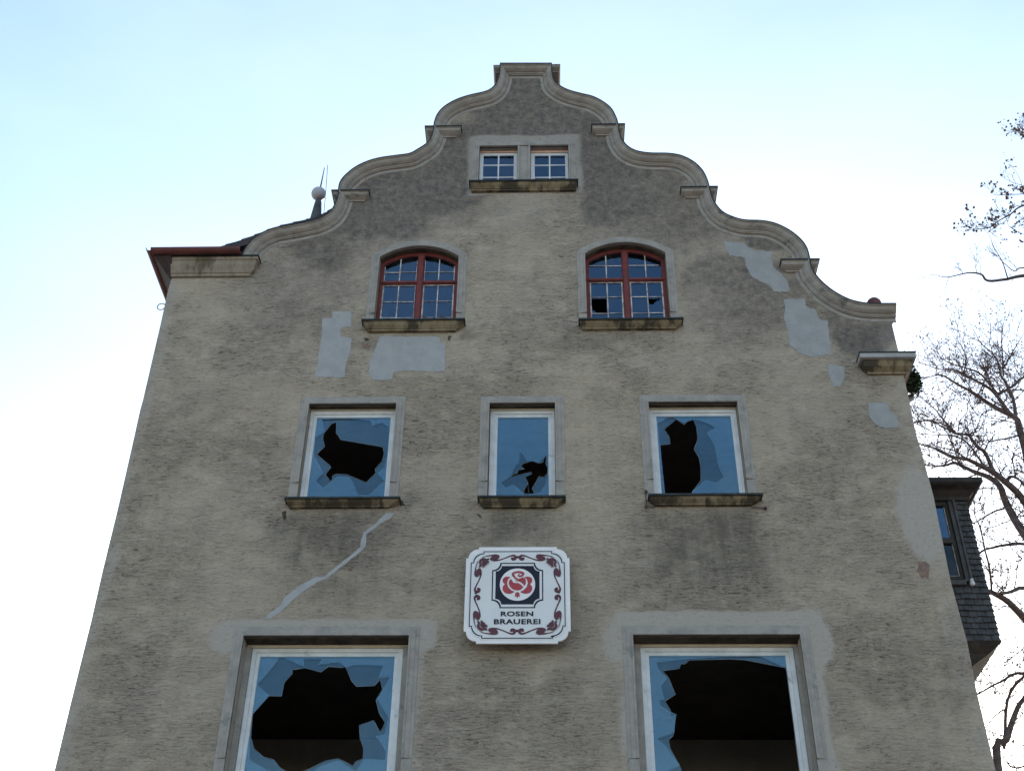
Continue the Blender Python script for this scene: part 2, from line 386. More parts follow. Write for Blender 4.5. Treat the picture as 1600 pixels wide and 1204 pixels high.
def inset(path, d):
    out = []
    for i, p in enumerate(path):
        a = Vector(path[max(i-1,0)]); b = Vector(path[min(i+1,len(path)-1)]); t = (b-a).normalized()
        out.append((p[0]+t.y*d, p[1]-t.x*d))
    return out
left_edge = px([(268,433),(262,456),(250,510),(236,570),(223,626),(219,640),(205,703),(184,795),(160,893),(143,968),(131,1016),(112,1092),(85,1204)])
right_edge = px([(1404,549.5),(1412,585),(1432,680),(1438.5,700),(1458.6,775),(1485.8,909),(1511,1001),(1525.5,1076.6),(1556,1204)])
print('left x', [round(p[0],2) for p in left_edge], 'right x', [round(p[0],2) for p in right_edge])
XL, XR = left_edge[-1][0], right_edge[-1][0]
ztl = lC[0][1]
outline = [(XL,0)] + list(reversed(left_edge)) + [(left_edge[0][0], ztl)]
for sct in secs[:2]: outline += inset(sct, .03)[:-1]
outline += [(x, z-.03) if i < 0 else (x, z) for i, (x, z) in enumerate(inset(secs[2], .03))][:-1]
for sct in secs[3:5]: outline += inset(sct, .03)[:-1]
dd = inset(secs[5], .03)
outline += [p for p in dd if p[0] < P(1392,500).x-.05] + [(P(1392,500).x, dd[-1][1])] + right_edge + [(XR, 0)]

TW = .36      # wall thickness
def rectpx(tl, tr, bl, br, Y):
    a, b, c, d = P(*tl, Y), P(*tr, Y), P(*bl, Y), P(*br, Y)
    return (a.x+c.x)/2, (b.x+d.x)/2, (c.z+d.z)/2, (a.z+b.z)/2      # x0,x1,z0,z1
holes = []
def rectloop(x0, x1, z0, z1): return [(x0,z0),(x0,z1),(x1,z1),(x1,z0)]
def archloop(x0, x1, z0, zs, za, n=20):
    w = (x1-x0)/2; h = za-zs; r = (w*w+h*h)/(2*h); cx = (x0+x1)/2; cz = za-r; a = math.asin(w/r)
    return [(x0,z0)] + [(cx+r*math.sin(-a+2*a*i/n), cz+r*math.cos(-a+2*a*i/n)) for i in range(n+1)] + [(x1,z0)]
ARCH = [(0,.02),(0,-.030),(.018,-.030),(.026,-.020),(.070,-.018),(.080,-.009),(.115,-.007),(.118,.02)]
ARCH = [(-o, y) for o, y in ARCH]      # grows away from the opening
SILLN = [0]
def sill(parent, ptl, ptr, pbl, pbr, name='window_sill', Y=-.13):
    x0, x1 = P(*ptl, Y).x, P(*ptr, Y).x; zt = (P(*ptl, Y).z+P(*ptr, Y).z)/2
    zb = (P(*pbl, -.045).z+P(*pbr, -.045).z)/2; h = zt-zb
    xb0, xb1 = P(*pbl, -.045).x, P(*pbr, -.045).x
    L = []
    for f, o in ((0,0),(.16,0),(.20,.012),(.34,.018),(.52,.035),(.68,.056),(.78,.066),(.80,.078),(1.0,.082)):
        k = o/.082
        L.append((zt-h*f, x0+.015+(xb0-x0-.015)*k, x1-.015+(xb1-x1+.015)*k, Y+o, .30))
    b = MB().rings(L).build(name, MT['sill'], parent, bevel=.004)
    f = MB().rings([(zt+.014, x0, x1, Y-.02, .10), (zt-.010, x0, x1, Y-.02, .10)]).build('sill_flashing', MT['flash'], b if parent is BLD else parent)
    return zt
def surround(parent, loop, cut, openpx_bottom):
    """moulded band along an open loop that starts and ends at the sill"""
    z0 = loop[0][1]
    path = [(loop[0][0], z0+cut)] + loop[1:-1] + [(loop[-1][0], z0+cut)]
    m = MB().sweep(path, ARCH)
    for (x, s) in ((loop[0][0], -1), (loop[-1][0], 1)):
        xa, xb = sorted((x, x+s*.112)); m.box(xa, xb, -.007, .02, z0-.0, z0+cut-.002)
    return m.build('surround', MT['trim'], parent)

# --- three plain windows of the middle storey
def plain_window(label, op, gl, sl, depth, hole_in, hole_out, fw=.05, sw=.045, zbot=None, head=True, cut=.30, surr=True):
    (ol, orr) = op; X0, X1, _, Z1 = rectpx(ol[0], orr[0], ol[1], orr[1], 0)
    dummy = bpy.data.objects.new('tmp', None)
    if sl: Z0 = (P(*sl[0], -.13).z+P(*sl[1], -.13).z)/2
    else: Z0 = zbot
    loop = rectloop(X0, X1, Z0, Z1)
    holes.append(rectloop(X0, X1, Z0-.01 if sl else Z0, Z1))
    gx0, gx1, _, gz1 = rectpx(gl[0], gl[1], gl[2], gl[3], depth+.02)
    fx0, fx1 = min(gx0-fw-sw, gx0-.06), max(gx1+fw+sw, gx1+.06)
    fz1 = gz1+fw+sw
    y0 = depth
    if not sl: MBz = Z0
    fx0 = max(gx0-fw-sw, X0+.004); fx1 = min(gx1+fw+sw, X1-.004); fz1 = min(fz1, Z1-.02)
    fr = MB().fill(rectloop(fx0, fx1, Z0, fz1), [rectloop(gx0-sw, gx1+sw, Z0+fw, gz1+sw)], y0+.01, y0+.09)
    win = fr.build('window', MT['white'], BLD, bevel=.004); tag(win, label)
    MB().fill(rectloop(gx0-sw, gx1+sw, Z0+fw-.01, gz1+sw), [rectloop(gx0, gx1, Z0+fw+sw, gz1)], y0+.022, y0+.075).build('sash', MT['white'], win, bevel=.005)
    if head: MB().box(X0+.002, X1-.002, y0-.012, y0+.09, fz1+.001, Z1-.014).build('head_board', MT['cream'], win, bevel=.003)
    for ra, rb in ((X0+.001, fx0-.001), (fx1+.001, X1-.001)):
        if rb-ra > .012: MB().box(ra, rb, y0-.03, TW-.01, Z0, fz1).build('rebate', MT['trim'], win)
    MB().box(X0+.001, X1-.001, .03, y0-.013, Z1-.012, Z1-.001).build('soffit_shade_dirt', MT['shade_dirt'], win)  # added dark board: the soffit's shade and dirt put into its colour
    e = .012
    gloop = rectloop(gx0-e, gx1+e, Z0+fw+sw-e, gz1+e)
    def clampin(h):
        return [(min(max(x, gx0-e+.006), gx1+e-.006), min(max(z, Z0+fw+sw-e+.006), gz1+e-.006)) for x, z in h]
    MB().fill(gloop, [clampin(hole_out)] if hole_out else [], y0+.026, y0+.030).build('pane', MT['glass'], win)
    MB().fill(gloop, [clampin(hole_in)] if hole_in else [], y0+.048, y0+.052).build('inner_pane', MT['glass'], win)
    if hole_in: MB().sweep([(x, z) for x, z in clampin(hole_in)], [(-.002,y0+.046),(.002,y0+.046),(.002,y0+.053),(-.002,y0+.053)], closed=True).build('glass_edge', MT['gedge'], win)
    if hole_in:
        rc = random.Random(int(abs(X0)*1000)); hp = clampin(hole_in); hc = Vector((sum(p[0] for p in hp)/len(hp), sum(p[1] for p in hp)/len(hp)))
        for q_ in rc.sample(hp, 7):
            p_ = Vector(q_); d_ = (p_-hc).normalized(); pts_ = [p_+d_*.004]
            for _ in range(rc.choice((2,3))):
                d_ = (d_+Vector((rc.uniform(-.35,.35), rc.uniform(-.35,.35)))).normalized(); p_ = p_+d_*rc.uniform(.04,.11)
                if not (gx0+.01 < p_.x < gx1-.01 and p_.y < gz1-.01): break
                pts_.append(p_.copy())
            if len(pts_) > 1: MB().sweep([tuple(v) for v in pts_], [(-.0012,y0+.0465),(.0012,y0+.0465),(.0012,y0+.0478),(-.0012,y0+.0478)]).build('glass_crack', MT['gedge'], win)
    if surr: surround(win, loop, cut, None)
    if sl: sill(win, *sl)
    return win, (X0, X1, Z0, Z1)
Yg = .16
plain_window('middle storey window at the left, its pane broken into one large jagged hole',
    (((483,631.5),(465,776)), ((620,631.5),(607,776))), ((495.5,652),(610,652),(479.6,776),(600.6,776)),
    ((444.5,778),(625.5,778),(451.5,792),(608,791)), .10,
    px([(555,320),(555,410),(580,440),(590,465),(935,525),(945,580),(930,640),(870,705),(880,735),(800,815),(775,805),(640,750),(550,745),(525,760),(520,800),(500,795),(465,750),(510,690),(500,675),(395,585),(460,520),(445,455),(450,420),(480,380),(510,340)], .18, (420,600), 5.233),
    px([(440,300),(640,290),(830,310),(850,350),(930,325),(985,370),(975,560),(950,690),(890,740),(945,800),(870,870),(820,915),(730,915),(700,830),(660,770),(560,765),(470,840),(440,855),(390,800),(450,735),(378,600),(385,450),(462,400)], .16, (420,600), 5.233))
plain_window('narrow middle storey window above the square rose board, its pane pierced low at the right',
    (((767,630.5),(759,775)), ((866,630.5),(870,775))), ((778,651.6),(856,651.6),(775,775),(858,775)),
    ((746,776.5),(884,775.5),(755,792),(869,791)), .10,
    px([(700,600),(695,660),(712,700),(710,740),(680,775),(640,765),(610,820),(585,860),(600,895),(618,895),(590,912),(520,905),(515,880),(550,820),(525,770),(580,745),(575,730),(410,770),(430,745),(460,740),(470,712),(520,705),(490,680),(510,660),(550,650),(590,630),(630,660),(670,650),(685,610)], .18, (720,600), 5.235),
    px([(360,855),(330,820),(410,762),(455,665),(480,660),(482,560),(545,640),(640,650),(702,590),(712,700),(700,820),(650,895),(520,912),(430,830)], .16, (720,600), 5.235))
plain_window('middle storey window at the right with the whole left half of its glass gone',
    (((1015.4,628.7),(1020,772)), ((1153,628.7),(1167,772))), ((1026.4,650),(1141.5,649.3),(1033,772),(1155.8,772)),
    ((1013,773),(1192,772.6),(1023,788),(1175,788)), .10,
    px([(400,298),(465,345),(485,305),(540,305),(565,360),(575,460),(545,545),(585,610),(600,690),(600,800),(530,890),(520,940),(310,940),(285,700),(268,510),(350,500),(340,440),(300,380)], .18, (980,600), 5.233),
    px([(250,330),(360,268),(400,298),(470,330),(540,300),(630,320),(715,365),(645,410),(710,510),(740,680),(785,770),(735,815),(640,790),(600,830),(530,890),(520,940),(310,940),(268,510)], .16, (980,600), 5.233))
# --- two large windows below
zl = P(379,993).z-2.35
plain_window('large lower window on the left with a huge jagged hole through its glass',
    (((379.4,993),(351,1204)), ((638,993.8),(627,1204))), ((405,1025),(615,1025),(382.8,1204),(605.5,1204)), None, .20,
    px([(520,385),(610,372),(720,400),(770,362),(870,370),(880,355),(900,385),(930,460),(965,500),(1090,495),(1130,450),(1145,520),(1100,595),(1125,690),(1165,750),(1130,820),(1085,735),(985,770),(990,860),(1015,930),(1010,1000),(960,1020),(940,1050),(840,1000),(750,1015),(640,1070),(560,1100),(480,1090),(430,1060),(390,1005),(320,990),(290,960),(255,935),(232,850),(245,690),(360,565),(445,568),(465,470),(520,410)], .26, (340,960), 4.444),
    px([(435,295),(480,310),(598,362),(602,310),(730,310),(700,350),(840,330),(900,370),(950,350),(1150,355),(1120,440),(1200,435),(1160,500),(1110,590),(1190,720),(1160,830),(1100,845),(1170,950),(1165,1010),(1020,1000),(960,1090),(840,1010),(720,1050),(600,1130),(400,1110),(225,1010),(225,900),(235,700),(360,560),(275,490),(340,420),(420,320)], .24, (340,960), 4.444),
    zbot=zl, cut=.95)
plain_window('large lower window on the right with nearly all its glass knocked out',
    (((992.3,994),(996,1204)), ((1250,990),(1278,1204))), ((1015.5,1024),(1227,1023),(1022.7,1204),(1250,1204)), None, .20,
    px([(400,455),(510,440),(520,410),(550,410),(575,385),(850,378),(950,385),(1210,435),(1222,500),(1270,880),(1310,1110),(1340,1400),(430,1400),(400,1250),(470,1180),(440,1110),(512,1075),(450,965),(440,910),(470,880),(490,740),(455,760),(450,710),(415,655),(485,610),(440,500)], .26, (940,940), 4.21),
    px([(365,400),(560,378),(800,365),(1040,360),(1212,435),(1240,600),(1310,1110),(1340,1400),(600,1400),(520,1090),(430,960),(370,900),(480,860),(482,740),(385,680),(380,650),(412,645),(390,560),(430,505),(370,440)], .24, (940,940), 4.21),
    zbot=zl, cut=.95)

# --- two arched windows with red casements
def arched_window(label, opl, opr, apex, sl, mull, transom, colx, rows, sy, putties, holes_px):
    ZS = (P(*opl[0]).z+P(*opr[0]).z)/2; X0 = P(*opl[0]).x; X1 = P(*opr[0]).x; ZA = P(*apex).z
    Z0 = (P(*sl[0], -.13).z+P(*sl[1], -.13).z)/2
    loop = archloop(X0, X1, Z0, ZS, ZA)
    holes.append(archloop(X0, X1, Z0-.01, ZS, ZA))
    D = .105; fw = .055
    # frame
    xm = P(*mull, D).x; zt = P(*transom, D).z; mw = .048; th = .032
    ix0, ix1 = X0+fw, X1-fw
    dz = .06
    full = archloop(ix0, ix1, Z0+.06, ZS-.035, ZA-fw-.012, 40)
    arc = full[1:-1]
    def zarc(x):
        for (xa, za), (xb, zb) in zip(arc, arc[1:]):
            if xa <= x <= xb: return za+(zb-za)*(x-xa)/(xb-xa)
        return arc[0][1]
    def leaf(xa, xb):
        up = [(xa, zt+th)] + [(xa, zarc(xa))] + [p for p in arc if xa < p[0] < xb] + [(xb, zarc(xb-1e-4))] + [(xb, zt+th)]
        lo = rectloop(xa, xb, Z0+.06, zt-th)
        return up, lo
    hl = []
    for xa, xb in ((ix0, xm-mw), (xm+mw, ix1)):
        hl += list(leaf(xa, xb))
    win = MB().fill(archloop(X0+.004, X1-.004, Z0, ZS, ZA-.004, 40), hl, D, D+.07).build('window', MT['red'], BLD, bevel=.004); tag(win, label)
    ar0 = archloop(X0+.001, X1-.001, Z0, ZS, ZA-.001, 30)[1:-1]
    MB().sweep(ar0, [(0,.03),(0,D-.002),(.010,D-.002),(.010,.03)]).build('soffit_shade_dirt', MT['shade_dirt'], win)  # added dark strip under the arch, coloured for soffit shade and dirt
    # mullion post and transom bar stand proud
    MB().box(xm-.034, xm+.034, D-.022, D-.002, Z0, zarc(xm)-.0).box(X0+.02, xm-.036, D-.016, D-.002, zt-.02, zt+.02).box(xm+.036, X1-.02, D-.016, D-.002, zt-.02, zt+.02).build('mullion', MT['red'], win, bevel=.006)
    # sashes: red rails with lead-white putty bars
    r = random.Random(sy)
    sash = MB(); putty = MB()
    gy = D+.03
    pane = MB()
    for li, (xa, xb) in enumerate(((ix0, xm-mw), (xm+mw, ix1))):
        xc_ = P(colx[li], rows['mid'], gy).x
        up, lo = leaf(xa, xb)
        for part, (zlo, zhi) in enumerate(((Z0+.06, zt-th), (zt+th, None))):
            zb = zlo; zh = zhi if zhi else zarc(xc_)
            putty.box(xc_-.007, xc_+.007, gy-.012, gy-.002, zb, zh-.004)
            zs_ = [P(800, q, gy).z for q in (rows['low'] if part == 0 else rows['up'])]
            for z in zs_:
                xm_ = xc_
                for u0, u1 in ((xa, xm_-.008), (xm_+.008, xb)):
                    hw_ = r.choice((.003,.004,.006,.0075)); dz_ = r.uniform(-.004,.004)
                    putty.box(u0, u1-r.choice((0,0,0,.03)), gy-.010, gy-.003, z-hw_+dz_, z+hw_+dz_)
            # thin putty line round each casement glass
            if (li, part) in putties:
                for xx in (xa+.010, xb-.010):
                    zz_ = zh if zhi else zarc(xx)
                    wv_ = r.choice((.003,.005,.008,.009)); putty.box(xx-wv_, xx+wv_, gy-.014, gy-.001, zb, min(zz_, zh)-.03 if not zhi else zh)
                if zhi: putty.box(xa, xb, gy-.0135, gy-.0015, zh-.014, zh-.002)
    pane_holes = [px(h, gy+.002, o, s) for (h, o, s) in holes_px]
    pane.fill(archloop(ix0-.01, ix1+.01, Z0+.05, ZS-.03, ZA-fw, 30), pane_holes, gy, gy+.004)
    putty.build('glazing_bar', MT['putty'], win)
    pane.build('pane', MT['glass_old'], win)
    surround(win, loop, .22, None)
    sill(win, *sl)
    return win
AO, AS = (540,350), 4.632
arched_window('arched red casement window on the left with white putty and glass mostly whole',
    ((594,403),), ((717,402),), (655.5,385.6), ((564.8,500.5),(726.7,499),(574.5,517),(712.7,516)),
    (657,425), (655,441), (624,685), dict(mid=440, up=(424.5,), low=(470.5,495.5)), 1, {(0,0),(1,0),(0,1),(1,1)},
    [([(545,668),(590,672),(588,690),(570,700),(545,697)], AO, AS), ([(665,678),(690,665),(720,672),(725,692),(668,697)], AO, AS)])
BO, BS = (880,350), 6.336
arched_window('arched red casement window on the right with one pane missing at lower left',
    ((914,397),), ((1039.4,397),), (976,380), ((904,498.7),(1068,498.4),(910,512.6),(1056.8,513.4)),
    (977,420), (976,436.5), (948,1010), dict(mid=440, up=(417.5,), low=(466,491.5)), 2, {(1,0),(0,0)},
    [([(278,742),(432,742),(432,890),(330,888),(310,860),(278,850)], BO, BS), ([(845,742),(970,742),(950,755),(915,768),(890,800),(845,790)], BO, BS)])

# --- pair of small white windows under the gable top
ts = ((732.5,282.5),(903.5,282.5),(736.5,297.5),(899.5,297))
Z0s = sill(BLD, *ts)
Z1s = P(820, 229.4).z
pairs = [((749.4,229.4),(809,229.4),778.8,755.4,802.8,'small white window with four panes, the left one of the pair under the gable top'),
         ((828.5,229.7),(888,229.4),858.8,835.4,883,'small white window with four panes, the right one of the pair under the gable top')]
for (tl, tr, mx_, gl_, gr_, lab) in pairs:
    X0 = P(*tl).x; X1 = P(*tr).x
    holes.append(rectloop(X0, X1, Z0s-.01, Z1s))
    D = .085; fw = .05
    gx0 = P(gl_, 250, D).x; gx1 = P(gr_, 250, D).x; gz1 = P(mx_, 243, D).z
    xm = P(mx_, 260, D).x; z1 = P(mx_, 258, D).z; z2 = P(mx_, 277, D).z; b = .011
    hl = []
    for xa, xb in ((gx0, xm-b), (xm+b, gx1)):
        for za, zb in ((z1+b, gz1), (z2+b, z1-b), (Z0s+.05, z2-b)): hl.append(rectloop(xa, xb, za, zb))
    win = MB().fill(rectloop(X0+.004, X1-.004, Z0s, P(mx_, 239.4, D).z), hl, D, D+.06).build('window', MT['white'], BLD, bevel=.004); tag(win, lab)
    MB().box(X0+.004, X1-.004, D-.012, D+.05, P(mx_, 239.2, D).z+.002, Z1s-.004).build('head_board', MT['salmon'], win)
    MB().fill(rectloop(gx0-.01, gx1+.01, Z0s+.04, gz1+.01), [], D+.012, D+.016).build('pane', MT['glass_old'], win)
# surround of the pair
xa, xb = P(*pairs[0][0]).x, P(*pairs[1][1]).x; x1_, x2_ = P(*pairs[0][1]).x, P(*pairs[1][0]).x
sur = MB().sweep([(xa, Z0s+.0), (xa, Z1s), (xb, Z1s), (xb, Z0s)], [(-o if o else 0, y) for o, y in [(0,.02),(0,-.035),(.02,-.035),(.028,-.022),(.06,-.022),(.07,-.012),(.10,-.010),(.10,.02)]])
sur.box(x1_+.001, x1_+.03, -.034, .02, Z0s, Z1s-.002).box(x2_-.03, x2_-.001, -.034, .02, Z0s, Z1s-.002).box(x1_+.031, x2_-.031, -.018, .02, Z0s, Z1s-.002)
sur.build('surround', MT['trim'], BLD)

# --- the front wall itself
fw_ = MB().fill(outline, holes, 0, TW).build('front_wall', MT['wall'], BLD)
bm = bmesh.new(); bm.from_mesh(fw_.data)
for ax, lo, hi in ((0, XL, XR), (2, 5.5, 18)):
    q = lo+.05
    while q < hi:
        co = [0,0,0]; co[ax] = q; no = [0,0,0]; no[ax] = 1
        fs_ = [f for f in bm.faces if f.normal.y < -.9] if ax == 0 else [f for f in bm.faces if f.normal.y < -.9 and min(v.co.z for v in f.verts) < q < max(v.co.z for v in f.verts)]
        bmesh.ops.bisect_plane(bm, geom=fs_+list({e for f in fs_ for e in f.edges})+list({v for f in fs_ for v in f.verts}), plane_co=co, plane_no=no, dist=1e-5)
        q += .09
wth = weathering(); lay = bm.verts.layers.float_color.new('weather')
for v in bm.verts:
    r_, g_, b_ = wth(v.co.x, v.co.z) if v.co.y < .1 else (0, 0, 0)
    v[lay] = (r_, g_, b_, 1)
bm.to_mesh(fw_.data); bm.free()

# --- repair patches and scars lie on the wall
def patch(pts, mat, seed, y=-.004, amp=.009, o=(0,0), s=1.0, name='plaster_patch', label=None):
    ob = MB().fill(jag(px(pts, 0, o, s), amp, .035, seed), [], y, .012).build(name, mat, BLD, bevel=.002)
    if label: tag(ob, label)
PZ = ((440,440), 5.0)
patch([(400,232),(545,232),(545,350),(490,352),(455,375),(460,430),(545,440),(540,550),(500,650),(490,750),(270,745),(255,710),(275,690),(290,560),(315,430),(320,290),(395,285)], MT['patch'], 1, o=PZ[0], s=PZ[1], label='tall pale blue grey plaster patch left of the arched window sill')
patch([(765,430),(810,415),(860,430),(1190,430),(1240,440),(1240,480),(1280,490),(1275,700),(1200,705),(1000,695),(880,705),(860,760),(800,770),(700,765),(680,700),(685,620),(710,590)], MT['patch'], 2, o=PZ[0], s=PZ[1], label='wide pale blue grey plaster patch under the left arched window')
QZ = ((1080,340), 4.0125)
patch([(200,145),(330,160),(385,210),(500,210),(510,310),(560,345),(600,390),(618,462),(520,467),(490,425),(440,405),(380,370),(345,310),(335,250),(240,238),(215,195)], MT['patch_old'], 3, o=QZ[0], s=QZ[1])
patch([(582,510),(710,508),(722,560),(780,575),(800,640),(858,645),(865,760),(880,790),(870,860),(760,875),(690,850),(620,800),(600,680),(585,640)], MT['patch_old'], 4, o=QZ[0], s=QZ[1])
patch([(1294,571),(1320,572),(1320,585),(1315,603),(1303,605),(1296,590)], MT['patch_old'], 5)
patch([(1356,629),(1388,630),(1390,643),(1402,650),(1405,668),(1385,669),(1368,663),(1358,650)], MT['patch_old'], 6)
CZ = ((380,780), 5.236)
patch([(1170,105),(1240,110),(1215,150),(1120,200),(1010,285),(1005,380),(960,430),(880,490),(780,570),(680,650),(600,680),(500,750),(400,830),(330,900),(225,975),(185,975),(195,945),(310,860),(330,810),(400,750),(510,675),(600,635),(665,630),(720,580),(800,520),(900,440),(960,385),(965,330),(980,270),(1080,200)], MT['patch'], 7, amp=.0045, o=CZ[0], s=CZ[1], name='crack_repair', label='long pale diagonal filled crack under the left middle window')
patch([(1437,880),(1448,876),(1453,890),(1453,903),(1440,902),(1435,892)], MT['scar'], 8, y=-.004, amp=.02, name='brick_scar')
patch([(560,285),(575,278),(583,276),(574,284),(563,289)], MT['scar'], 9, y=-.004, amp=.01, name='brick_scar')
patch([(568,528),(574,527),(577,531),(571,533)], MT['shade_dirt'], 10, y=-.003, amp=.01, name='chipped_plaster')
patch([(566,539),(573,536),(581,541),(575,545),(569,544)], MT['scar'], 11, y=-.003, amp=.012, name='chipped_plaster')
patch([(700,525),(706,524),(703,533),(699,531)], MT['shade_dirt'], 12, y=-.003, amp=.008, name='chipped_plaster')
patch([(441,800),(447,798),(449,808),(443,812)], MT['shade_dirt'], 13, y=-.003, amp=.01, name='chipped_plaster')
patch([(622,783),(629,782),(633,789),(626,791)], MT['shade_dirt'], 14, y=-.003, amp=.01, name='chipped_plaster')
patch([(743,801),(750,803),(753,810),(747,807)], MT['shade_dirt'], 15, y=-.003, amp=.008, name='chipped_plaster')

# --- coping, flashing
COP = [(0,.34),(0,FY),(.020,FY),(.028,FY+.022),(.045,-.125),(.068,-.105),(.088,-.075),(.096,-.05),(.106,-.054),(.116,-.054),(.122,-.040),(.132,-.038),(.138,-.004),(.138,.01),(.10,.03),(.10,.34)]
FLS = [(-.007,.38),(-.008,FY-.010),(.008,FY-.010),(.008,FY-.004),(.0,FY-.003),(-.001,.38)]
for sct in secs:
    c = MB().sweep(sct, COP).build('coping', MT['stone'], BLD)
    MB().sweep(sct, [(.139,.01),(.139,-.010),(.185,-.005),(.192,.01)]).build('coping_margin', MT['trim'], c)
    MB().sweep(sct, FLS).build('coping_flashing', MT['flash'], c)
# cap block ears and cornice blocks
def cornice(x0, x1, zt, h, out, oside0, oside1, yb, mat, name='cornice', lv=None, flash=True, cover=True):
    lv = lv or ((0,0),(.16,0),(.20,.10),(.45,.2),(.6,.42),(.72,.62),(.76,.72),(.80,.72),(.82,.84),(1.0,.86))
    L = [(zt-h*f, x0+oside0*k, x1-oside1*k, -out+out*k*.95, yb) for f, k in lv]
    b = MB().rings(L).build(name, mat, BLD, bevel=.004)
    if flash: MB().rings([(zt+.012, x0-.012, x1+.012, -out-.014, yb), (zt-.008, x0-.012, x1+.012, -out-.014, yb)]).build('cornice_flashing', MT['flash'], b)
    return b
def corn(pl, pr, y, pb, out=.13, yb=.36, oside=.07, **k):
    a = P(pl, y, -out); b = P(pr, y, -out); zb = P((pl+pr)/2, pb, -out*.3).z
    return cornice(a.x, b.x, a.z, a.z-zb, out, oside, oside, yb, MT['stone'], **k)
corn(664.8, 720, 198, 213)
corn(925, 975.5, 195, 210)
corn(519, 576, 298, 313)
corn(1064.5, 1120.5, 292.8, 307.5)
corn(1221, 1279.5, 405.8, 423)
corn(770.8, 875.5, 101.5, 112, out=.10, yb=.34, oside=.03, flash=False)
# right kneeler with its zinc fascia
a = P(1343.8, 551, -.2); b = P(1429.5, 551, -.2)
k = cornice(a.x, b.x, a.z, a.z-P(1386, 583.8, -.03).z, .2, .11, .11, .45, MT['sill'], lv=((0,0),(.30,0),(.32,.22),(.36,.25),(.5,.3),(.7,.45),(.85,.75),(.88,.85),(1,.88)))
MB().rings([(a.z-.006, a.x-.006, b.x+.006, -.206, .45), (a.z-.075, a.x-.006, b.x+.006, -.206, .45)]).build('fascia', MT['zinc'], k)
# left eaves: stone cornice, painted gutter, soffit running back along the side
a = P(236, 396, -.28); b = P(403.4, 399.5, -.16); xw = left_edge[0][0]
zt = b.z; zb = P(330, 431.5, -.03).z
L = [(zt, xw-.02, b.x, -.16, .34), (zt-.05, xw-.02, b.x, -.16, .34), (zt-.06, xw-.01, b.x-.02, -.14, .34), (zt-.12, xw-.01, b.x-.03, -.12, .34),
     (zt-.17, xw-.004, b.x-.05, -.085, .34), (zt-.215, xw-.004, b.x-.09, -.06, .34), (zt-.22, xw-.002, b.x-.10, -.045, .34), (zb, xw-.002, b.x-.105, -.035, .34)]
cn = MB().rings(L).build('eaves_cornice', MT['corn'], BLD, bevel=.005)
MB().rings([(zt+.012, P(300,399,-.2).x, b.x+.012, -.175, .36), (zt-.008, P(300,399,-.2).x, b.x+.012, -.175, .36)]).build('cornice_flashing', MT['flash'], cn)
# overhanging eaves return: sloping boarded soffit
xo = a.x
ev = MB().add([(xo,-.20,zt+.00),(xw+.01,-.20,zt+.00),(xw+.01,-.02,zb-.0),(xw-.01,-.02,zb-.03),
               (xo,11.6,zt+.0),(xw+.01,11.6,zt+.0),(xw+.01,11.6,zb-.0),(xw-.01,11.6,zb-.03)],
              [(0,1,2,3),(4,5,6,7),(0,1,5,4),(1,2,6,5),(2,3,7,6),(3,0,4,7)])
ev.build('eaves_soffit', MT['soffit'], BLD)
MB().box(xo+.02, P(372,399,-.2).x, -.215, -.02, zt+.014, zt+.045).build('eaves_board', MT['soffit'], BLD)
gz = zt+.055; xg = P(374, 399, -.25).x
def gprof(r, n=8): return [(r*math.cos(math.pi+math.pi*i/n), r*math.sin(math.pi+math.pi*i/n)) for i in range(n+1)]
gm = MB()
r = .062; pr = gprof(r)+[(r-.008,0)]+[(q*.86, w*.86) for q, w in reversed(gprof(r))][1:]
# along the front
vs = []; fs = []; n = len(pr)
for X, c_ in ((xo-.02, 0), (xg, 0)):
    for q, w in pr: vs.append((X, -.235+q, gz+w))
fs = [(i, (i+1) % n, n+(i+1) % n, n+i) for i in range(n)] + [tuple(range(n)), tuple(range(n, 2*n))]
gm.add(vs, fs)
vs = []
for Y_ in (-.29, 11.6):
    for q, w in pr: vs.append((xo-.03+q, Y_, gz+w-.0))
gm.add(vs, fs)
gm.build('gutter', MT['gutter'], BLD)

# roof behind the gable
rp = px([(290,412),(330,399),(380,383.5),(440,361),(500,347),(640,262),(822,130),(1250,430),(1405,585)], .5)
rp = [(x, z) for x, z in rp]
MB().sweep(rp, [(0,.38),(0,11.8),(.12,11.8),(.12,.38)]).build('roof', MT['tiles'], BLD)
tl_ = MB()
for i in range(len(rp)-1):
    if i > 4: break
    a2 = Vector(rp[i]); b2 = Vector(rp[i+1]); Ln = (b2-a2).length; n = max(1, int(Ln/.17)); d = (b2-a2)/Ln; nn = Vector((-d.y, d.x))
    for kx in range(n):
        for row in range(8):
            p = a2+d*(Ln*kx/n); q = a2+d*(Ln*(kx+1.25)/n)
            jt = random.uniform(-.006,.006); y0 = .40+row*.2; y1 = y0+.19
            e0 = nn*(.036+jt); e1 = nn*(.008); t0 = nn*(.02)
            tl_.add([(p.x+w.x, y, p.y+w.y) if q_ == 0 else (q.x+w.x, y, q.y+w.y) for q_, w, y in
                     ((0, e0, y0),(1, e1, y0),(1, e1, y1),(0, e0, y1),(0, e0-t0, y0),(1, e1-t0, y0),(1, e1-t0, y1),(0, e0-t0, y1))],
                    [(0,1,2,3),(4,5,6,7),(0,1,5,4),(1,2,6,5),(2,3,7,6),(3,0,4,7)])
tl_.build('roof_tiles', MT['tiles'], BLD)
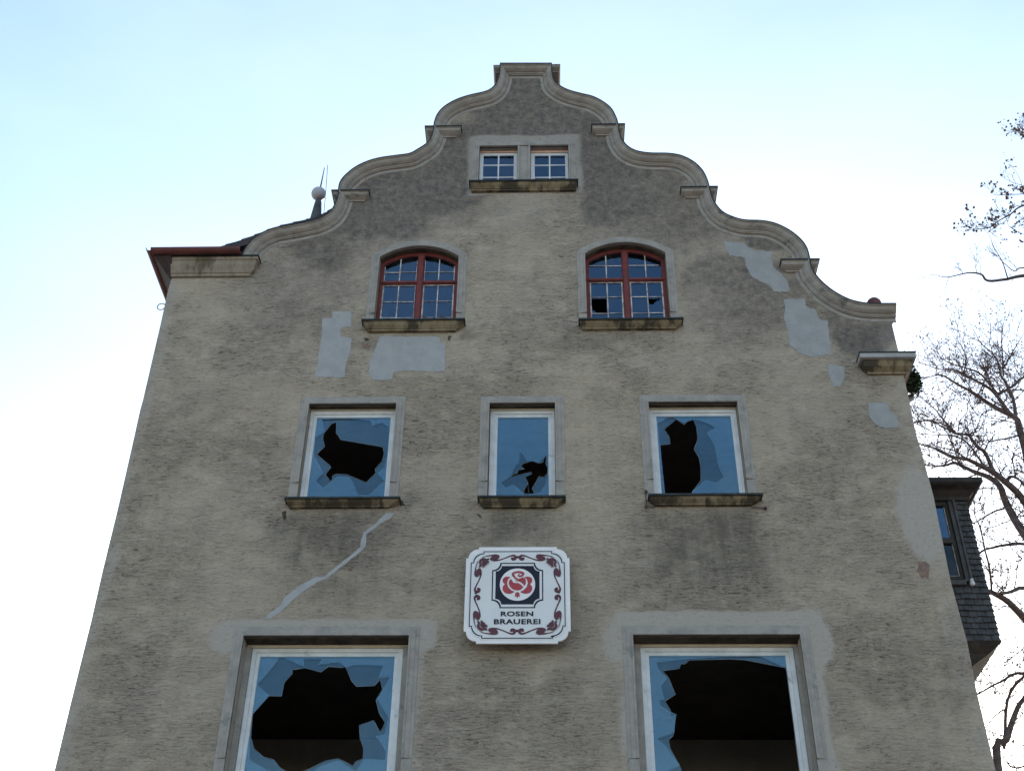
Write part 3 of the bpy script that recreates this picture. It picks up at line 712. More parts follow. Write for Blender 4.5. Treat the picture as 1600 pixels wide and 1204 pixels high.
# side and back walls, floors, inner walls
ztop_l = zb; ztop_r = P(1412,600).z
MB().box(XL+.06, XL+.40, TW+.002, 11.6, 0, ztop_l).build('side_wall', MT['wall'], BLD)
MB().box(XR-.40, XR-.10, TW+.002, 11.6, 0, ztop_r).build('side_wall', MT['wall'], BLD)
MB().fill([(XL+.06,0),(XL+.06,ztop_l)]+[(x, z-.16) for x, z in rp[2:-1]]+[(XR-.10, ztop_r),(XR-.10,0)], [], 11.602, 11.9).build('back_wall', MT['wall'], BLD)
c1 = P(500,1155,0); d1 = 3.4
def zroom(py, Y): return P(800, py, Y).z
lo_c = zroom(1155, 3.3); mid_c = zroom(757, 2.6)
print('ceil', lo_c, 'lower window top', P(500,993).z, 'mid ceil', mid_c, 'mid top', P(500,631).z)
lo_c = max(lo_c, P(500,993).z+.08); mid_c = max(mid_c, P(500,631).z+.06)
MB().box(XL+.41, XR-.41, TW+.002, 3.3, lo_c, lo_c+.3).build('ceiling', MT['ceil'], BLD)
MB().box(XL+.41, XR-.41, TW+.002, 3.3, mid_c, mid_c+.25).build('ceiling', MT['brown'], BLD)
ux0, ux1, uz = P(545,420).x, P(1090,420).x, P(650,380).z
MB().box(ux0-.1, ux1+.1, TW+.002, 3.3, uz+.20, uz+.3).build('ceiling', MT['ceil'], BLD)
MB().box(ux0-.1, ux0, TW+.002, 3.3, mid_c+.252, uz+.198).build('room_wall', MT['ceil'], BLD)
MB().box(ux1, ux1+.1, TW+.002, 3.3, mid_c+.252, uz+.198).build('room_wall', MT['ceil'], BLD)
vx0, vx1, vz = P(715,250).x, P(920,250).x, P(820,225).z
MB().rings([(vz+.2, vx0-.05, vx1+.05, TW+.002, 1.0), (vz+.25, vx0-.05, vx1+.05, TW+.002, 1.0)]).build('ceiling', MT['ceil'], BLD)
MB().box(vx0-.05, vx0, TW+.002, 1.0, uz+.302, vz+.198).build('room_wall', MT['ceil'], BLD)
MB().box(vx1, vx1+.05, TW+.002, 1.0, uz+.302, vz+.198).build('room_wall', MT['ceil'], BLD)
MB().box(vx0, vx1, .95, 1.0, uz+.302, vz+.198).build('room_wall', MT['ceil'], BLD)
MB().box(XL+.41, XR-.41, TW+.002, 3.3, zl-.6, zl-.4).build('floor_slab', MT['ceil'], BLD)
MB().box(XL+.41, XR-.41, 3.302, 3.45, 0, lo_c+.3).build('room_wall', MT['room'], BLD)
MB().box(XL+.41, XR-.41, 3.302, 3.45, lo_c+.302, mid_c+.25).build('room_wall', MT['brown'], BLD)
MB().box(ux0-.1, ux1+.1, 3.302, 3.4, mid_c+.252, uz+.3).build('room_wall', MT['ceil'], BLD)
# finial with ball and rod on the roof, and its lightning wire
c = P(498, 303, 1.5)
fz = P(498, 343, 1.5).z-c.z
MB().lathe((P(493,345,1.5).x, 1.5, c.z), [(.55, fz-1.6),(.22, fz-.6),(.095, fz-.02),(.055,-.20),(.03,-.08)], 16).build('finial', MT['slate'], BLD, smooth=True)
fin = bpy.context.scene.objects['finial']
MB().lathe((c.x, 1.5, c.z), [(.12*math.cos(t_), .12*math.sin(t_)) for t_ in [math.radians(-89+178*i/14) for i in range(15)]], 24).build('ball', MT['finial'], fin, smooth=True)
e_ = P(507, 262, 1.5)
MB().tube([(c.x+.01, 1.5, c.z+.08), (e_.x, 1.5, e_.z)], [.014,.006], 6).tube([(c.x+.014,1.5,c.z+.12),(c.x+.05,1.5,c.z+.12)], .012, 6).build('rod', MT['iron'], fin)
MB().tube([tuple(P(505,345,1.55)), tuple(P(509,300,1.55)), tuple(P(512,258,1.55))], .005, 4).build('lightning_wire', MT['iron'], fin)
# red vent dome behind the right shoulder
c = P(1366, 477, .7)
MB().lathe((c.x, .7, c.z), [(.07,-1.3),(.07,-.05),(.10,-.04),(.105,.0),(.10,.05),(.075,.09),(.035,.112),(.002,.118)], 20).build('vent_cap', MT['gutter'], BLD, smooth=True)
# hook on the left edge
h = MB(); cc = P(252, 479, .05); ring = []
for i in range(15):
    t_ = math.radians(40+300*i/14); ring.append((cc.x+.00+.055*math.cos(t_), .05, cc.z+.055*math.sin(t_)))
h.tube(ring, .007, 5).tube([(cc.x+.04,.05,cc.z+.035),(cc.x+.16,.05,cc.z+.03)], .008, 5).tube([(cc.x+.04,.05,cc.z-.035),(cc.x+.16,.05,cc.z-.035)], .007, 5).tube([(cc.x+.055,.05,cc.z+.11),(cc.x+.055,.05,cc.z-.035)], .006, 5)
h.build('wall_hook', MT['iron'], BLD)
# stay wires with knobs beside the right middle sill
MB().tube([tuple(P(1009,767.5,-.02)), tuple(P(1010,791,-.02)), tuple(P(1024,792,-.02))], .006, 5).lathe(P(1009.5,767.5,-.03), [(.012,-.02),(.022,0),(.012,.02)], 8).lathe(P(1009.7,791,-.03), [(.012,-.02),(.022,0),(.012,.02)], 8).build('sill_anchor', MT['iron'], BLD)
MB().tube([tuple(P(1174,792,-.02)), tuple(P(1196,793,-.02))], .006, 5).lathe(P(1196,793.5,-.03), [(.012,-.02),(.025,0),(.012,.02)], 8).build('sill_anchor', MT['iron'], BLD)
# right gutter running back, swan neck pipe
xgr = P(1421, 600, .5).x; zg = P(1421, 590, .5).z
MB().tube([(xgr, .46, zg), (xgr, 11.6, zg)], .075, 10).build('gutter', MT['gutter'], BLD)
q = [P(1424,600,.7), P(1426,612,.7), P(1423,621,.68), P(1412,627,.6), P(1405,640,.6)]
MB().tube([tuple(p) for p in q], .05, 10).build('downpipe', MT['zinc'], BLD, smooth=True)

# --- oriel on the right flank
OY = 2.2
def PO(x, y, Y=OY): return P(x, y, Y)
xr_ = (PO(1513,800).x+PO(1560,998).x)/2
xl_ = XR-.2
ztO = PO(1500, 779).z; zbO = PO(1530, 1001).z
OD = 1.4
wx1 = (PO(1479,783).x+PO(1504.8,906).x)/2; wz1 = PO(1479,784).z; wz0 = PO(1500,905).z
gx1 = (PO(1474.9,791,OY+.05).x+PO(1497.3,898.5,OY+.05).x)/2; wx0 = XR-.05
print('oriel', xl_, xr_, ztO, zbO, wx0, wx1, wz0, wz1)
bx = MB()
bx.fill(rectloop(xl_, xr_, zbO, ztO), [rectloop(wx0, wx1, wz0, wz1)], OY, OY+.08)
bx.fill(rectloop(xl_, xr_, zbO, ztO), [rectloop(wx0, xr_-.14, wz0+.2, wz1+.12)], OY+OD, OY+OD+.08)
sa, sb, sz0, sz1 = OY+.40, OY+OD-.12, wz0+.28, ztO-.10
bx.box(xr_-.08, xr_, OY+.082, sa, zbO, ztO).box(xr_-.08, xr_, sb, OY+OD-.002, zbO, ztO).box(xr_-.08, xr_, sa+.001, sb-.001, zbO, sz0).box(xr_-.08, xr_, sa+.001, sb-.001, sz1, ztO)
bx.box(xl_, xr_-.082, OY+.082, OY+OD-.002, zbO, zbO+.08)
ORI = bx.build('oriel', MT['wood'], BLD); tag(ORI, 'slate hung oriel window box on the right flank')
# roof and mouldings
r0 = PO(1534, 748, OY-.28); zr = r0.z
MB().rings([(zr+.02, xl_, r0.x, OY-.30, OY+OD+.3), (zr-.05, xl_, r0.x, OY-.30, OY+OD+.3), (zr-.07, xl_, r0.x-.03, OY-.27, OY+OD+.27)]).build('oriel_roof', MT['wood'], ORI)
MB().rings([(zr-.072, xl_, xr_+.12, OY-.14, OY+OD+.14),(zr-.10, xl_, xr_+.10, OY-.12, OY+OD+.12),(ztO, xl_, xr_+.05, OY-.06, OY+OD+.06),(ztO-.05, xl_, xr_+.045, OY-.055, OY+OD+.055)]).build('oriel_cornice', MT['wood'], ORI)
# window
ow = MB().fill(rectloop(wx0, wx1, wz0, wz1), [rectloop(wx0+.05, gx1, PO(1485,840).z, wz1-.06), rectloop(wx0+.05, gx1, wz0+.05, PO(1488,848).z)], OY-.01, OY+.06).build('oriel_window', MT['wood'], ORI, bevel=.004)
zm_ = (PO(1485,840).z+PO(1488,848).z)/2
MB().fill(rectloop(wx0+.04, gx1+.01, zm_+.005, wz1-.05), [], OY+.03, OY+.034).build('oriel_pane', MT['glass_old'], ORI)
MB().fill(rectloop(wx0+.04, gx1+.01, wz0+.04, zm_-.005), [], OY+.03, OY+.034).build('oriel_pane', MT['glass_clear'], ORI)
putt = MB(); zA, zB = PO(1488,848).z, wz0+.05
putt.box(gx1-.012, gx1-.002, OY+.015, OY+.025, zB, zA).box(wx0+.05, gx1-.014, OY+.015, OY+.025, zB+.002, zB+.016).box(gx1-.012, gx1-.002, OY+.015, OY+.025, zA+.1, wz1-.07)
putt.build('putty_line', MT['putty'], ORI)
# casing board beside the window, with its pale rib
cx0 = wx1+.01; cx1 = (PO(1492,790).x+PO(1516,908).x)/2
MB().box(cx0, cx1, OY-.05, OY-.002, wz0-.05, ztO-.06).box(wx0, cx0-.002, OY-.06, OY-.002, wz0-.10, wz0-.03).build('casing', MT['greywood'], ORI, bevel=.004)
MB().box(cx1-.03, cx1, OY-.08, OY-.052, wz0-.05, ztO-.06).build('casing_rib', MT['greywood'], ORI)
ic = PO(1518, 909, OY-.06)
MB().lathe((ic.x, OY-.08, ic.z-.05), [(.018,-.01),(.032,0),(.032,.04),(.022,.05),(.022,.085),(.012,.09)], 12).build('insulator', MT['white'], ORI)
# shingles
def shingles(m, x0, x1, z0, z1, y, side=False, seed=0, skip=None):
    r = random.Random(seed); h = .085; w = .11; z = z0; row = 0
    while z < z1:
        x = x0-(w/2 if row % 2 else 0)
        while x < x1:
            a, b = max(x+.003, x0), min(x+w-.003, x1)
            if b-a > .02 and not (skip and skip[0] < (a+b)/2 < skip[1] and skip[2] < z+h/2 < skip[3]):
                j = r.uniform(-.004,.004); t = .012+r.uniform(0,.006); zz0 = z+r.uniform(-.006,.006)
                V = [(a,-.016-t,zz0),(b,-.016-t-j,zz0),(b,-.004,z+h*1.15),(a,-.004,z+h*1.15),(a,-.001,zz0),(b,-.001,zz0),(b,-.001,z+h*1.15),(a,-.001,z+h*1.15)]
                if side: V = [(xr_-q[1], q[0], q[2]) for q in V]
                else: V = [(q[0], y+q[1], q[2]) for q in V]
                m.add(V, [(0,1,2,3),(4,5,6,7),(0,1,5,4),(1,2,6,5),(2,3,7,6),(3,0,4,7)])
            x += w
        z += h; row += 1
sh = MB()
shingles(sh, xl_+.1, xr_+.012, zbO, ztO-.02, OY, False, 1, (wx0-.1, cx1+.01, wz0-.10, ztO))
shingles(sh, OY, OY+OD, zbO, ztO-.02, 0, True, 2, (sa-.03, sb+.03, sz0-.03, sz1+.03))
MB().box(xr_-.05, xr_-.046, sa, sb, sz0, sz1).build('oriel_pane', MT['glass_clear'], ORI)
MB().box(xr_-.06, xr_-.035, sa+.18, sa+.215, sz0+.001, sz1-.001).build('oriel_mullion', MT['putty'], ORI)
sh.build('shingles', MT['slate'], ORI, recalc=False)
# underside: moulded base and tapering bracket
MB().rings([(zbO-.002, xl_, xr_+.02, OY-.02, OY+OD), (zbO-.05, xl_, xr_-.02, OY+.02, OY+OD), (zbO-.12, xl_, xr_-.12, OY+.12, OY+OD), (zbO-.75, xl_, xl_+.25, OY+.5, OY+OD)]).build('oriel_base', MT['wood'], ORI)

# ------------------------------------------------------------------ sign
Ys = -.16
cxs, cys = 809.2, 928
cS = P(808.5, 927.5, Ys)
hw = (P(890.5,927,Ys).x-P(726,927,Ys).x)/2; hh = (P(808,852.5,Ys).z-P(808,1003,Ys).z)/2
print('sign half', hw, hh)
SG = empty('brewery_sign', (cS.x, -.1, cS.z-hh), 'square white board with red rose, navy frame and scrollwork, hung on the facade', 'sign')
def su(s_, t_): return (cS.x+s_*hw, cS.z+t_*hh)
def zp(x, y): return ((x-630)/590.0, (618-y)/535.0)
def arcp(cx, cy, r, a0, a1, n=10): return [(cx+r*math.cos(math.radians(a0+(a1-a0)*i/n)), cy+r*math.sin(math.radians(a0+(a1-a0)*i/n))) for i in range(n+1)]
def board(H, e, rr, c):      # H half size; notched corners with convex quarter rounds
    q = [(c, H), (c, H-e)] + arcp(c-.0, c-.0, H-e-c, 90, 0) + [(H, c)]
    out = []
    for (sx, sy, rev) in ((1,1,0),(1,-1,1),(-1,-1,0),(-1,1,1)):
        pts = [(x*sx, y*sy) for x, y in q]
        out += pts[::-1] if rev else pts
    return out
def concave(hx, hy, cy, r):
    out = []
    for sx, sy, a0, a1 in ((1,1,180,270),(1,-1,90,180),(-1,-1,0,90),(-1,1,270,360)):
        out += arcp(sx*hx, cy+sy*hy, r, a0, a1)
    return out
def S_(l): return [su(*p) for p in l]
pan = MB().fill(S_(board(1, .045, .2, .76)), [], Ys, Ys+.03).build('panel', MT['signedge'], SG, bevel=.004)
MB().fill(S_([(x*.985, y*.985) for x, y in board(.94,.045,.2,.70)]), [], Ys-.004, Ys-.0005).build('face', MT['signwhite'], SG)
def stroke(pts, wd):
    pts = [Vector(p) for p in smooth_path(pts, 5)]
    n = len(pts)
    if not hasattr(wd, '__len__'): wd = [wd]*2
    L, Rr = [], []
    for i, p in enumerate(pts):
        d = pts[min(i+1,n-1)]-pts[max(i-1,0)]; d.normalize(); nn = Vector((-d.y, d.x))
        u = i/(n-1)*(len(wd)-1); k = min(int(u), len(wd)-2); w = wd[k]+(wd[k+1]-wd[k])*(u-k)
        L.append(p+nn*w/2); Rr.append(p-nn*w/2)
    return L, Rr
def add_stroke(m, pts, wd, y0, T=lambda p: p):
    L, Rr = stroke(pts, wd); k = len(L)
    vs = []; 
    for yy in (y0, y0+.0015):
        for q in L+Rr: a_x, a_z = su(*T((q.x, q.y))); vs.append((a_x, yy, a_z))
    fs = []
    for i in range(k-1):
        fs.append((i, i+1, k+i+1, k+i)); fs.append((2*k+i, 2*k+i+1, 3*k+i+1, 3*k+i))
        fs.append((i, i+1, 2*k+i+1, 2*k+i)); fs.append((k+i, k+i+1, 3*k+i+1, 3*k+i))
    m.add(vs, fs)
y1_ = Ys-.006
bl = MB().fill(S_(board(.905,.045,.2,.665)), [S_(board(.888,.045,.2,.648))], y1_, Ys-.0045)
bl.fill(S_(concave(.49,.474,.18,.155)), [S_(concave(.468,.452,.18,.157))], y1_, Ys-.0045)
bl.fill(S_(concave(.42,.402,.185,.115)), [], y1_, Ys-.0045)
bl.build('emblem_frame', MT['signdark'], SG)
sc = MB()
syms = [(sx, sy, sw) for sx in (1,-1) for sy in (1,-1) for sw in (0,1)]
def dots(m, c, r, y, T=lambda p: p, n=14, ry=None):
    m.fill(S_([T((c[0]+r*math.cos(2*math.pi*i/n), c[1]+(ry or r)*math.sin(2*math.pi*i/n))) for i in range(n)]), [], y, y+.0015)
for ks_, (sx, sy, sw) in enumerate(syms):
    ky_ = -.00025*ks_
    def T(p, sx=sx, sy=sy, sw=sw):
        x, y = p
        if sw: x, y = -y, -x
        return (x*sx, y*sy)
    add_stroke(sc, [zp(*q) for q in ((563,206),(572,226),(596,222),(602,198),(578,184),(540,192),(490,212),(440,230),(400,240),(350,240))], [.04,.06,.065,.04,.026,.022,.026,.04], y1_-.001+ky_, T)
    leaf = [(212,214),(240,196),(290,184),(340,176),(385,172),(415,180),(424,198),(412,220),(385,238),(350,248),(322,240),(310,222),(325,204),(350,196),(320,190),(270,196)]
    sc.fill(S_([T(zp(*q)) for q in leaf]), [], y1_-.0060+ky_, y1_-.0059+ky_)
    add_stroke(sc, [zp(*q) for q in ((205,268),(212,240),(240,228),(275,236),(300,222))], [.028,.05,.045,.04,.03], y1_-.0100+ky_, T)
    add_stroke(sc, [zp(*q) for q in ((232,262),(258,262),(262,290),(240,300),(238,322))], [.03,.045,.04,.045,.04], y1_-.0140+ky_, T)
sc.build('scrollwork', MT['signbrown'], SG)
for c_ in ((0,.776),(0,-.75),(-.79,.02),(.785,.03)): dt = MB(); dots(dt, c_, .026, y1_-.0004); dt.build('dot', MT['signdark'], SG)
wh = MB(); dots(wh, (0,.193), .338, y1_-.003, n=40); wh.build('emblem_disc', MT['signedge'], SG)
rs = MB(); y2_ = y1_-.006
pet = [(548,432),(520,427),(490,430),(464,450),(462,485),(488,513),(464,540),(464,580),(490,610),(530,620),(560,617),(600,598),(560,580),(525,545),(512,500),(522,460)]
for mir in (0, 1): rs.fill(S_([zp(1258-x if mir else x, y) for x, y in pet]), [], y2_, y2_+.0015)
body = [(565,448),(590,490),(650,495),(700,535),(725,480),(718,450),(690,440),(640,452),(600,450),(582,425)]
rs.fill(S_([zp(*q) for q in [(555,452),(585,497),(640,500),(672,520),(697,545),(668,575),(625,583),(580,572),(545,540),(530,500),(538,470)]]), [], y2_, y2_+.0015)
rs.fill(S_([zp(*q) for q in [(600,470),(640,472),(690,452),(712,440),(725,470),(722,510),(708,530),(680,500),(645,480),(615,480)]]), [], y2_, y2_+.0015)
rs.fill(S_([zp(*q) for q in [(628,600),(650,608),(658,655),(643,645),(630,668),(616,645),(600,655),(608,610)]]), [], y2_, y2_+.0015)
add_stroke(rs, [zp(*q) for q in ((606,445),(585,418),(575,398),(600,382),(650,376),(690,388),(688,410),(660,425),(640,418),(645,405),(660,402))], [.03,.045,.04,.035,.04,.045,.04,.03,.025,.02,.015], y2_-.002)
add_stroke(rs, [zp(*q) for q in ((606,445),(640,462),(680,450),(700,435))], [.03,.03,.03,.01], y2_-.004)
rs.build('rose', MT['signred'], SG)
def text(body_, x0, x1, z0, z1, mat, y):
    cu = bpy.data.curves.new('t', 'FONT'); cu.body = body_; cu.size = 1; cu.offset = .032; cu.extrude = .0; cu.space_character = 1.08
    ob = bpy.data.objects.new('t', cu); me = bpy.data.meshes.new_from_object(ob)
    xs = [v.co.x for v in me.vertices]; ys_ = [v.co.y for v in me.vertices]
    a, b, c, d = min(xs), max(xs), min(ys_), max(ys_)
    m = MB(); m.add([(x0+(v.co.x-a)/(b-a)*(x1-x0), y, z0+(v.co.y-c)/(d-c)*(z1-z0)) for v in me.vertices], [tuple(p.vertices) for p in me.polygons])
    bpy.data.objects.remove(ob); bpy.data.curves.remove(cu); bpy.data.meshes.remove(me)
    return m
for w_, A, B in (('ROSEN', (447,864), (808,811)), ('BRAUEREI', (373,950), (887,894))):
    p = su(*zp(*A)); q = su(*zp(*B))
    text(w_, p[0], q[0], p[1], q[1], None, y1_-.002).build('lettering', MT['signdark'], SG)
p = su(*zp(1000,1086)); q = su(*zp(1040,1074))
MB().box(p[0], q[0], y1_-.002, y1_, p[1], q[1]).build('maker_mark', MT['signdark'], SG)
# brackets behind
for k_ in (-.55, .55): MB().box(cS.x+hw*(k_-.05), cS.x+hw*(k_+.05), Ys+.031, -.001, cS.z-hh*.8, cS.z+hh*.8).build('bracket', MT['iron'], SG)

# ------------------------------------------------------------------ trees
def tube_pts(pts, rad): return pts, rad
def make_tree(name, label, base, trunk, limbs, Y, seed, leafy=.25, twigd=1.35, leafsize=.035, tmin=.009, twl=1.0, group='bare trees beyond the building'):
    r = random.Random(seed)
    root = empty(name, base, label, 'tree', group)
    tm, tw, lf = MB(), MB(), MB()
    def wob(pts, amp):
        out = []
        for i, p in enumerate(pts):
            out.append(p + Vector((r.uniform(-amp,amp), r.uniform(-amp,amp), r.uniform(-amp,amp))) if 0 < i < len(pts)-1 else p)
        return out
    def catmull(pts, sub=4):
        out = []
        for i in range(len(pts)-1):
            p0 = pts[max(i-1,0)]; p1 = pts[i]; p2 = pts[i+1]; p3 = pts[min(i+2,len(pts)-1)]
            for k in range(sub):
                t = k/sub; out.append(.5*((2*p1)+(p2-p0)*t+(2*p0-5*p1+4*p2-p3)*t*t+(3*p1-p0-3*p2+p3)*t**3))
        out.append(pts[-1]); return out
    def leafquad(p):
        s = leafsize*r.uniform(.6,1.3); a = Vector((r.uniform(-1,1), r.uniform(-1,1), r.uniform(-1,1))).normalized(); b = a.cross(Vector((r.uniform(-1,1),r.uniform(-1,1),r.uniform(-1,1)))).normalized()
        lf.add([p, p+a*s*.5+b*s*.45, p+a*s*1.1, p+a*s*.5-b*s*.45], [(0,1,2,3)])
    def twig(p, d, L, rad, lvl, lf_on=True):
        n = 3 if lvl else 4; pts = [p]; dd = d.copy(); q = p.copy()
        for i in range(n):
            dd = (dd + Vector((r.uniform(-.35,.35), r.uniform(-.35,.35), r.uniform(-.2,.32)))).normalized()
            q = q+dd*(L/n); pts.append(q)
        tw.tube(pts, [rad*(1-.75*i/n) for i in range(n+1)], 3, False)
        if lvl < 2:
            for i in range(1, n+1):
                for _ in range(r.choice((1,1,2)) if lvl < 1 else r.choice((0,1,2))):
                    side = Vector((r.uniform(-1,1), r.uniform(-1,1), r.uniform(-.6,1))).normalized()
                    twig(pts[i], (dd*.7+side*.8).normalized(), L*r.uniform(.35,.6), rad*.68, lvl+1, lf_on)
        if lf_on and r.random() < leafy*2:
            for _ in range(r.choice((1,1,2))): leafquad(pts[-1])
        if leafy > .5 and lvl and lf_on and r.random() < .4: leafquad(pts[2])
    tp = catmull(trunk[0], 4); n = len(tp)
    tm.tube(tp, [trunk[1]+(trunk[2]-trunk[1])*min(1, i/(n-1)*1.6)**.8 for i in range(n)], 10)
    for pts, r0, r1, dens in limbs:
        q = catmull(wob(pts, .02), 4); n = len(q)
        rad = [(r0+(r1-r0)*i/(n-1))*.72 for i in range(n)]
        tm.tube([p+Vector((r.uniform(-1,1), r.uniform(-1,1), r.uniform(-1,1)))*rad[i]*.08 for i, p in enumerate(q)], rad, 7)
        length = sum((q[i+1]-q[i]).length for i in range(n-1))
        cnt = int(length*3.0*dens*twigd)
        for _ in range(cnt):
            i = r.randrange(n-1); p = q[i].lerp(q[i+1], r.random()); t = (q[i+1]-q[i]).normalized()
            side = Vector((r.uniform(-1,1), r.uniform(-.8,.8), r.uniform(-.5,1.1))).normalized()
            twig(p, (t*.55+side).normalized(), r.uniform(.35,1.15)*twl, max(tmin, min(.018, rad[i]*.4)), 0, dens > .65)
        twig(q[-1], (q[-1]-q[-2]).normalized(), .6*min(1, twl+.1), r1*.9, 0, dens > .65)
    tm.build('trunk', MT['bark'], root, smooth=True)
    tw.build('crown', MT['twig'], root, recalc=False)
    lf.build('leaves', MT['leaf'], root, recalc=False)
    return root
def L3(lst, Y, dy=0.0, o=(0,0), s=1.0):
    n = len(lst)
    return [P(o[0]+a/s, o[1]+b/s, Y+dy*i/max(1,n-1)) for i, (a, b) in enumerate(lst)]
YA = 11.0
zA_ = ((1420,480), 6.02); zB_ = ((1420,660), 6.02); zC_ = ((1500,840), 6.337); zD_ = ((1500,1010), 6.21); zE_ = ((1440,180), 4.0125)
ab = P(1690, 1000, YA)
trA = [Vector((ab.x+.5, YA, 0)), Vector((ab.x+.35, YA, 2.5)), Vector((ab.x+.2, YA, 4.8)), P(1660, 900, YA), P(1630, 830, YA)]
limbsA = [
 ([P(1632,835,YA)]+L3([(1084,740),(950,600),(800,470),(680,400),(550,350),(400,320),(250,240),(110,205)], YA, -1.2, *zB_), .13, .02, 1.2),
 ([P(1640,880,YA)]+L3([(1084,1050),(940,780),(850,600),(750,520),(600,450),(450,380),(330,405),(150,400)], YA, .9, *zB_), .15, .018, 1.2),
 (L3([(800,470),(720,290),(650,240),(560,130),(450,100),(370,50)], YA-.3, -.8, *zB_), .07, .02, 1.2),
 (L3([(370,50),(300,10),(180,-20),(60,0)], YA-1.0, -.3, *zB_), .025, .008, 1.5),
 ([P(1630,830,YA), P(1612,740,YA+.5)]+L3([(1040,1140),(1000,1040),(850,960),(760,910),(600,800),(450,710),(290,640),(120,680)], YA+.5, .6, *zA_), .14, .012, 1.1),
 (L3([(1000,1040),(940,980),(860,860),(760,760),(640,690),(510,620),(400,595),(290,580),(180,545)], YA+.6, -.5, *zA_), .075, .012, 1.5),
 (L3([(850,830),(690,630),(560,570),(400,540),(310,480),(260,400)], YA+.5, .6, *zA_), .04, .01, 1.8),
 (L3([(1010,1040),(980,860),(900,700),(870,640),(850,560),(780,440),(690,350),(640,270)], YA+.6, -.4, *zA_), .06, .01, 1.6),
 (L3([(890,640),(880,440),(870,250),(895,130)], YA+.5, .3, *zA_), .03, .008, 1.6),
 (L3([(900,560),(970,420),(1080,250)], YA+.5, .3, *zA_), .03, .01, 1.6),
 (L3([(520,610),(535,480),(510,380),(450,290)], YA+.2, .3, *zA_), .025, .008, 1.4),
 (L3([(850,810),(960,740),(1084,660),(1200,600)], YA+.5, .5, *zA_), .05, .03, 1.8),
 (L3([(980,860),(940,780),(1100,780)], YA+.5, .5, *zA_), .035, .02, 1.5),
 (L3([(560,350),(420,260),(300,230),(100,190)], YA-.4, -.4, *zB_), .03, .008, 1.6),
 (L3([(700,400),(560,210),(430,130),(250,125),(100,100)], YA-.4, -.4, *zB_), .035, .008, 1.8),
 (L3([(920,800),(800,830),(650,930),(590,950)], YA+.4, -.4, *zB_), .035, .015, 1.0),
 (L3([(900,560),(960,510),(1010,530),(1084,575)], YA, -.4, *zB_), .05, .03, .8),
 (L3([(1010,530),(990,400),(970,330),(1084,270)], YA, -.4, *zB_), .025, .012, 1.0),
 (L3([(750,180),(900,160),(1050,120),(1150,60)], YA+.3, .3, *zB_), .02, .03, 1.8),
 (L3([(240,1180),(100,1110),(60,1080),(200,1060),(330,1130),(440,1180)], YA+.1, -.5, *zA_), .012, .03, 2.2),
 (L3([(440,1180),(300,1040),(250,960),(110,850)], YA-.4, -.5, *zA_), .035, .01, 2.2),
 (L3([(460,1170),(490,1060),(550,980),(555,880)], YA-.4, -.5, *zA_), .02, .008, 1.6),
 (L3([(620,1180),(650,1100),(720,980),(900,960)], YA-.4, -.5, *zA_), .02, .008, 1.6),
]
make_tree('deciduous_tree', 'large bare spreading tree with thick forking limbs beside the oriel', (ab.x+.5, YA, 0), (trA, .32, .2), limbsA, YA, 5, leafy=.20, leafsize=.042)
YB = 9.0
tb = P(1560,1204,YB)
trB = [Vector((tb.x-.4, YB, 0)), Vector((tb.x-.2, YB, tb.z*.5)), P(1559.6,1204,YB), P(1572.5,1155,YB), P(1590,1105,YB), P(1606,1080,YB), P(1640,1000,YB), P(1650,930,YB)]
limbsB = [
 ([P(1569,1168,YB)]+L3([(447,800),(435,640),(460,490),(530,380),(621,280),(700,200)], YB, -.6, *zD_), .045, .03, 1.4),
 ([P(1618,1046,YB)]+L3([(621,250),(560,255),(480,280),(400,340),(320,380),(170,460)], YB, .4, *zD_), .05, .02, 1.8),
 (L3([(435,640),(420,600),(330,670),(250,780)], YB-.2, .3, *zD_), .025, .012, 1.4),
 (L3([(440,860),(400,850),(270,810)], YB, .3, *zD_), .022, .01, 1.4),
 (L3([(420,960),(390,960),(310,1080)], YB, .3, *zD_), .02, .008, 1.2),
 ([P(1640,1000,YB)]+L3([(640,780),(480,640),(370,560),(270,515),(150,520)], YB, -.6, *zC_), .11, .05, .7),
 (L3([(300,520),(320,480),(280,260),(250,120),(230,0),(200,-110),(165,-170)], YB-.4, -.3, *zC_), .035, .015, .9),
 ([P(1650,930,YB)]+L3([(640,500),(500,530),(370,560)], YB, -.4, *zC_), .06, .04, .8),
 ([P(1650,860,YB+.3)]+L3([(640,60),(450,68),(350,85),(250,120),(190,155)], YB, -.4, *zC_), .05, .025, 1.2),
 (L3([(540,500),(560,340),(500,290),(360,320)], YB-.1, -.4, *zC_), .015, .008, 1.5),
 (L3([(500,540),(620,690)], YB-.1, -.4, *zC_), .012, .008, 1.0),
 (L3([(450,1110),(500,1160),(621,1160)], YB+.2, .4, *zD_), .02, .02, 2.0),
]
limbsB[6] = (L3([(300,520),(320,480),(280,260),(250,120),(230,0),(200,-110),(165,-170)], YB-.4, -.3, *zC_), .035, .015, .9)
make_tree('deciduous_tree', 'slender bare tree rising below the oriel at the lower right edge', (tb.x-.4, YB, 0), (trB, .12, .04), limbsB, YB, 8, leafy=.20, leafsize=.042)
YC = 5.0
tc = P(1790, 500, YC)
trC = [Vector((tc.x+.6, YC, 0)), Vector((tc.x+.5, YC, 5)), Vector((tc.x+.2, YC, tc.z-2)), tc, P(1760,300,YC), P(1750,150,YC)]
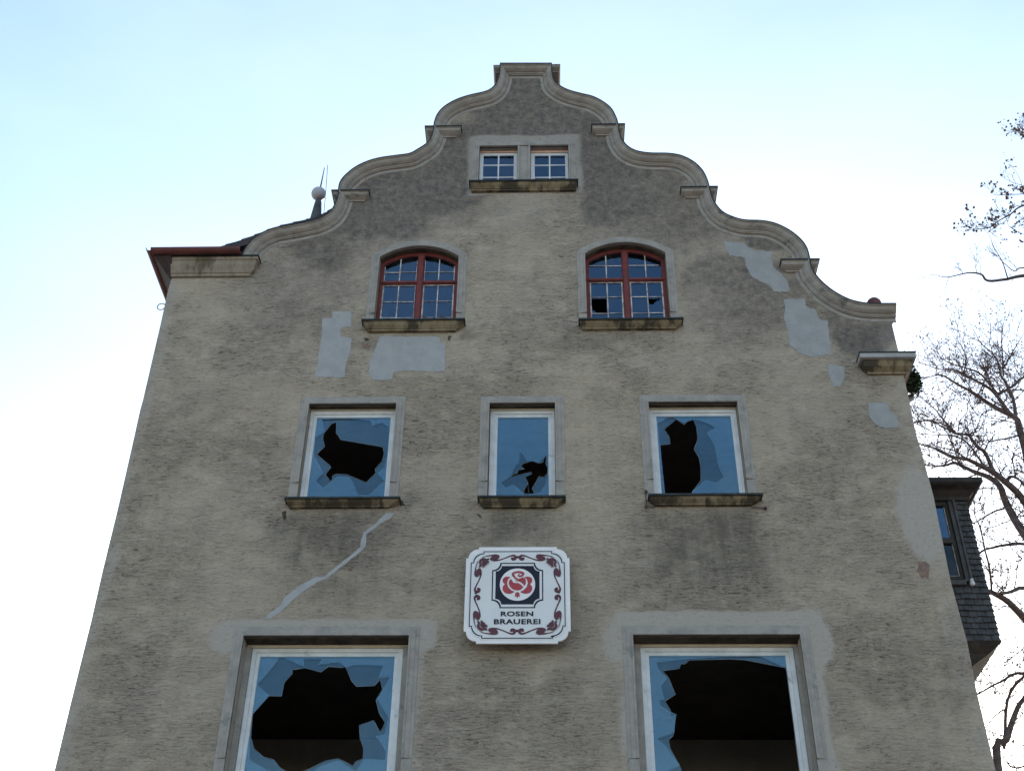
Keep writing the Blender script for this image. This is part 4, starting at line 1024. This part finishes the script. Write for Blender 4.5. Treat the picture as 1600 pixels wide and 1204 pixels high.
limbsC = [
 ([P(1785,470,YC), P(1690,425,YC)]+L3([(642,1000),(540,1022),(420,1032),(370,1000),(300,990),(160,1015),(90,1000)], YC, -.5, *zE_), .06, .006, .5),
 (L3([(540,1022),(500,920),(460,830),(430,760)], YC-.1, -.3, *zE_), .018, .005, .6),
 ([P(1690,425,YC)]+L3([(642,950),(575,975),(520,930)], YC, -.4, *zE_), .025, .010, .5),
 (L3([(170,1012),(150,1080),(140,1140)], YC-.4, -.1, *zE_), .008, .004, .5),
 (L3([(370,1000),(365,950),(350,910)], YC-.2, -.1, *zE_), .008, .004, .5),
 ([P(1765,350,YC), P(1680,300,YC)]+L3([(642,565),(560,620),(480,670),(420,710),(350,710)], YC, -.4, *zE_), .035, .006, 1.5),
 ([P(1680,300,YC)]+L3([(700,480),(620,500),(540,500),(470,500)], YC, -.4, *zE_), .018, .006, 1.2),
 (L3([(640,500),(620,420),(600,370)], YC, -.2, *zE_), .008, .004, 1.2),
 (L3([(560,620),(540,680),(580,720)], YC, -.2, *zE_), .008, .004, 2),
 ([P(1760,300,YC), P(1680,215,YC)]+L3([(720,150),(660,110),(620,110)], YC, -.2, *zE_), .02, .005, 1.5),
]
make_tree('deciduous_tree', 'nearer tree whose thin leaf-hung branches reach in at the upper right edge', (tc.x+.6, YC, 0), (trC, .3, .12), limbsC, YC, 3, leafy=.42, twigd=.75, leafsize=.052, tmin=.008, twl=.48)

# dark tuft growing out of the right gutter
c = P(1425, 592, .5)
iv = empty('gutter_plant', (c.x, .5, c.z-.25), 'dark tuft of moss and ivy growing out of the right gutter', 'plant')
m = MB(); r = random.Random(4)
for i in range(700):
    u = Vector((r.gauss(0,1), r.gauss(0,1), r.gauss(0,1))).normalized()*r.random()**.4
    p = Vector((c.x, .5, c.z)) + Vector((u.x*.085+.01, u.y*.12, u.z*.21-.02-.05*abs(u.x)))
    s_ = r.uniform(.015,.04); a = Vector((r.gauss(0,1),r.gauss(0,1),r.gauss(0,1))).normalized(); b = a.cross(Vector((r.gauss(0,1),r.gauss(0,1),r.gauss(0,1)))).normalized()
    m.add([p, p+a*s_+b*s_*.6, p+a*s_*1.9, p+a*s_-b*s_*.6], [(0,1,2,3)])
m.build('foliage', MT['ivy'], iv, recalc=False)
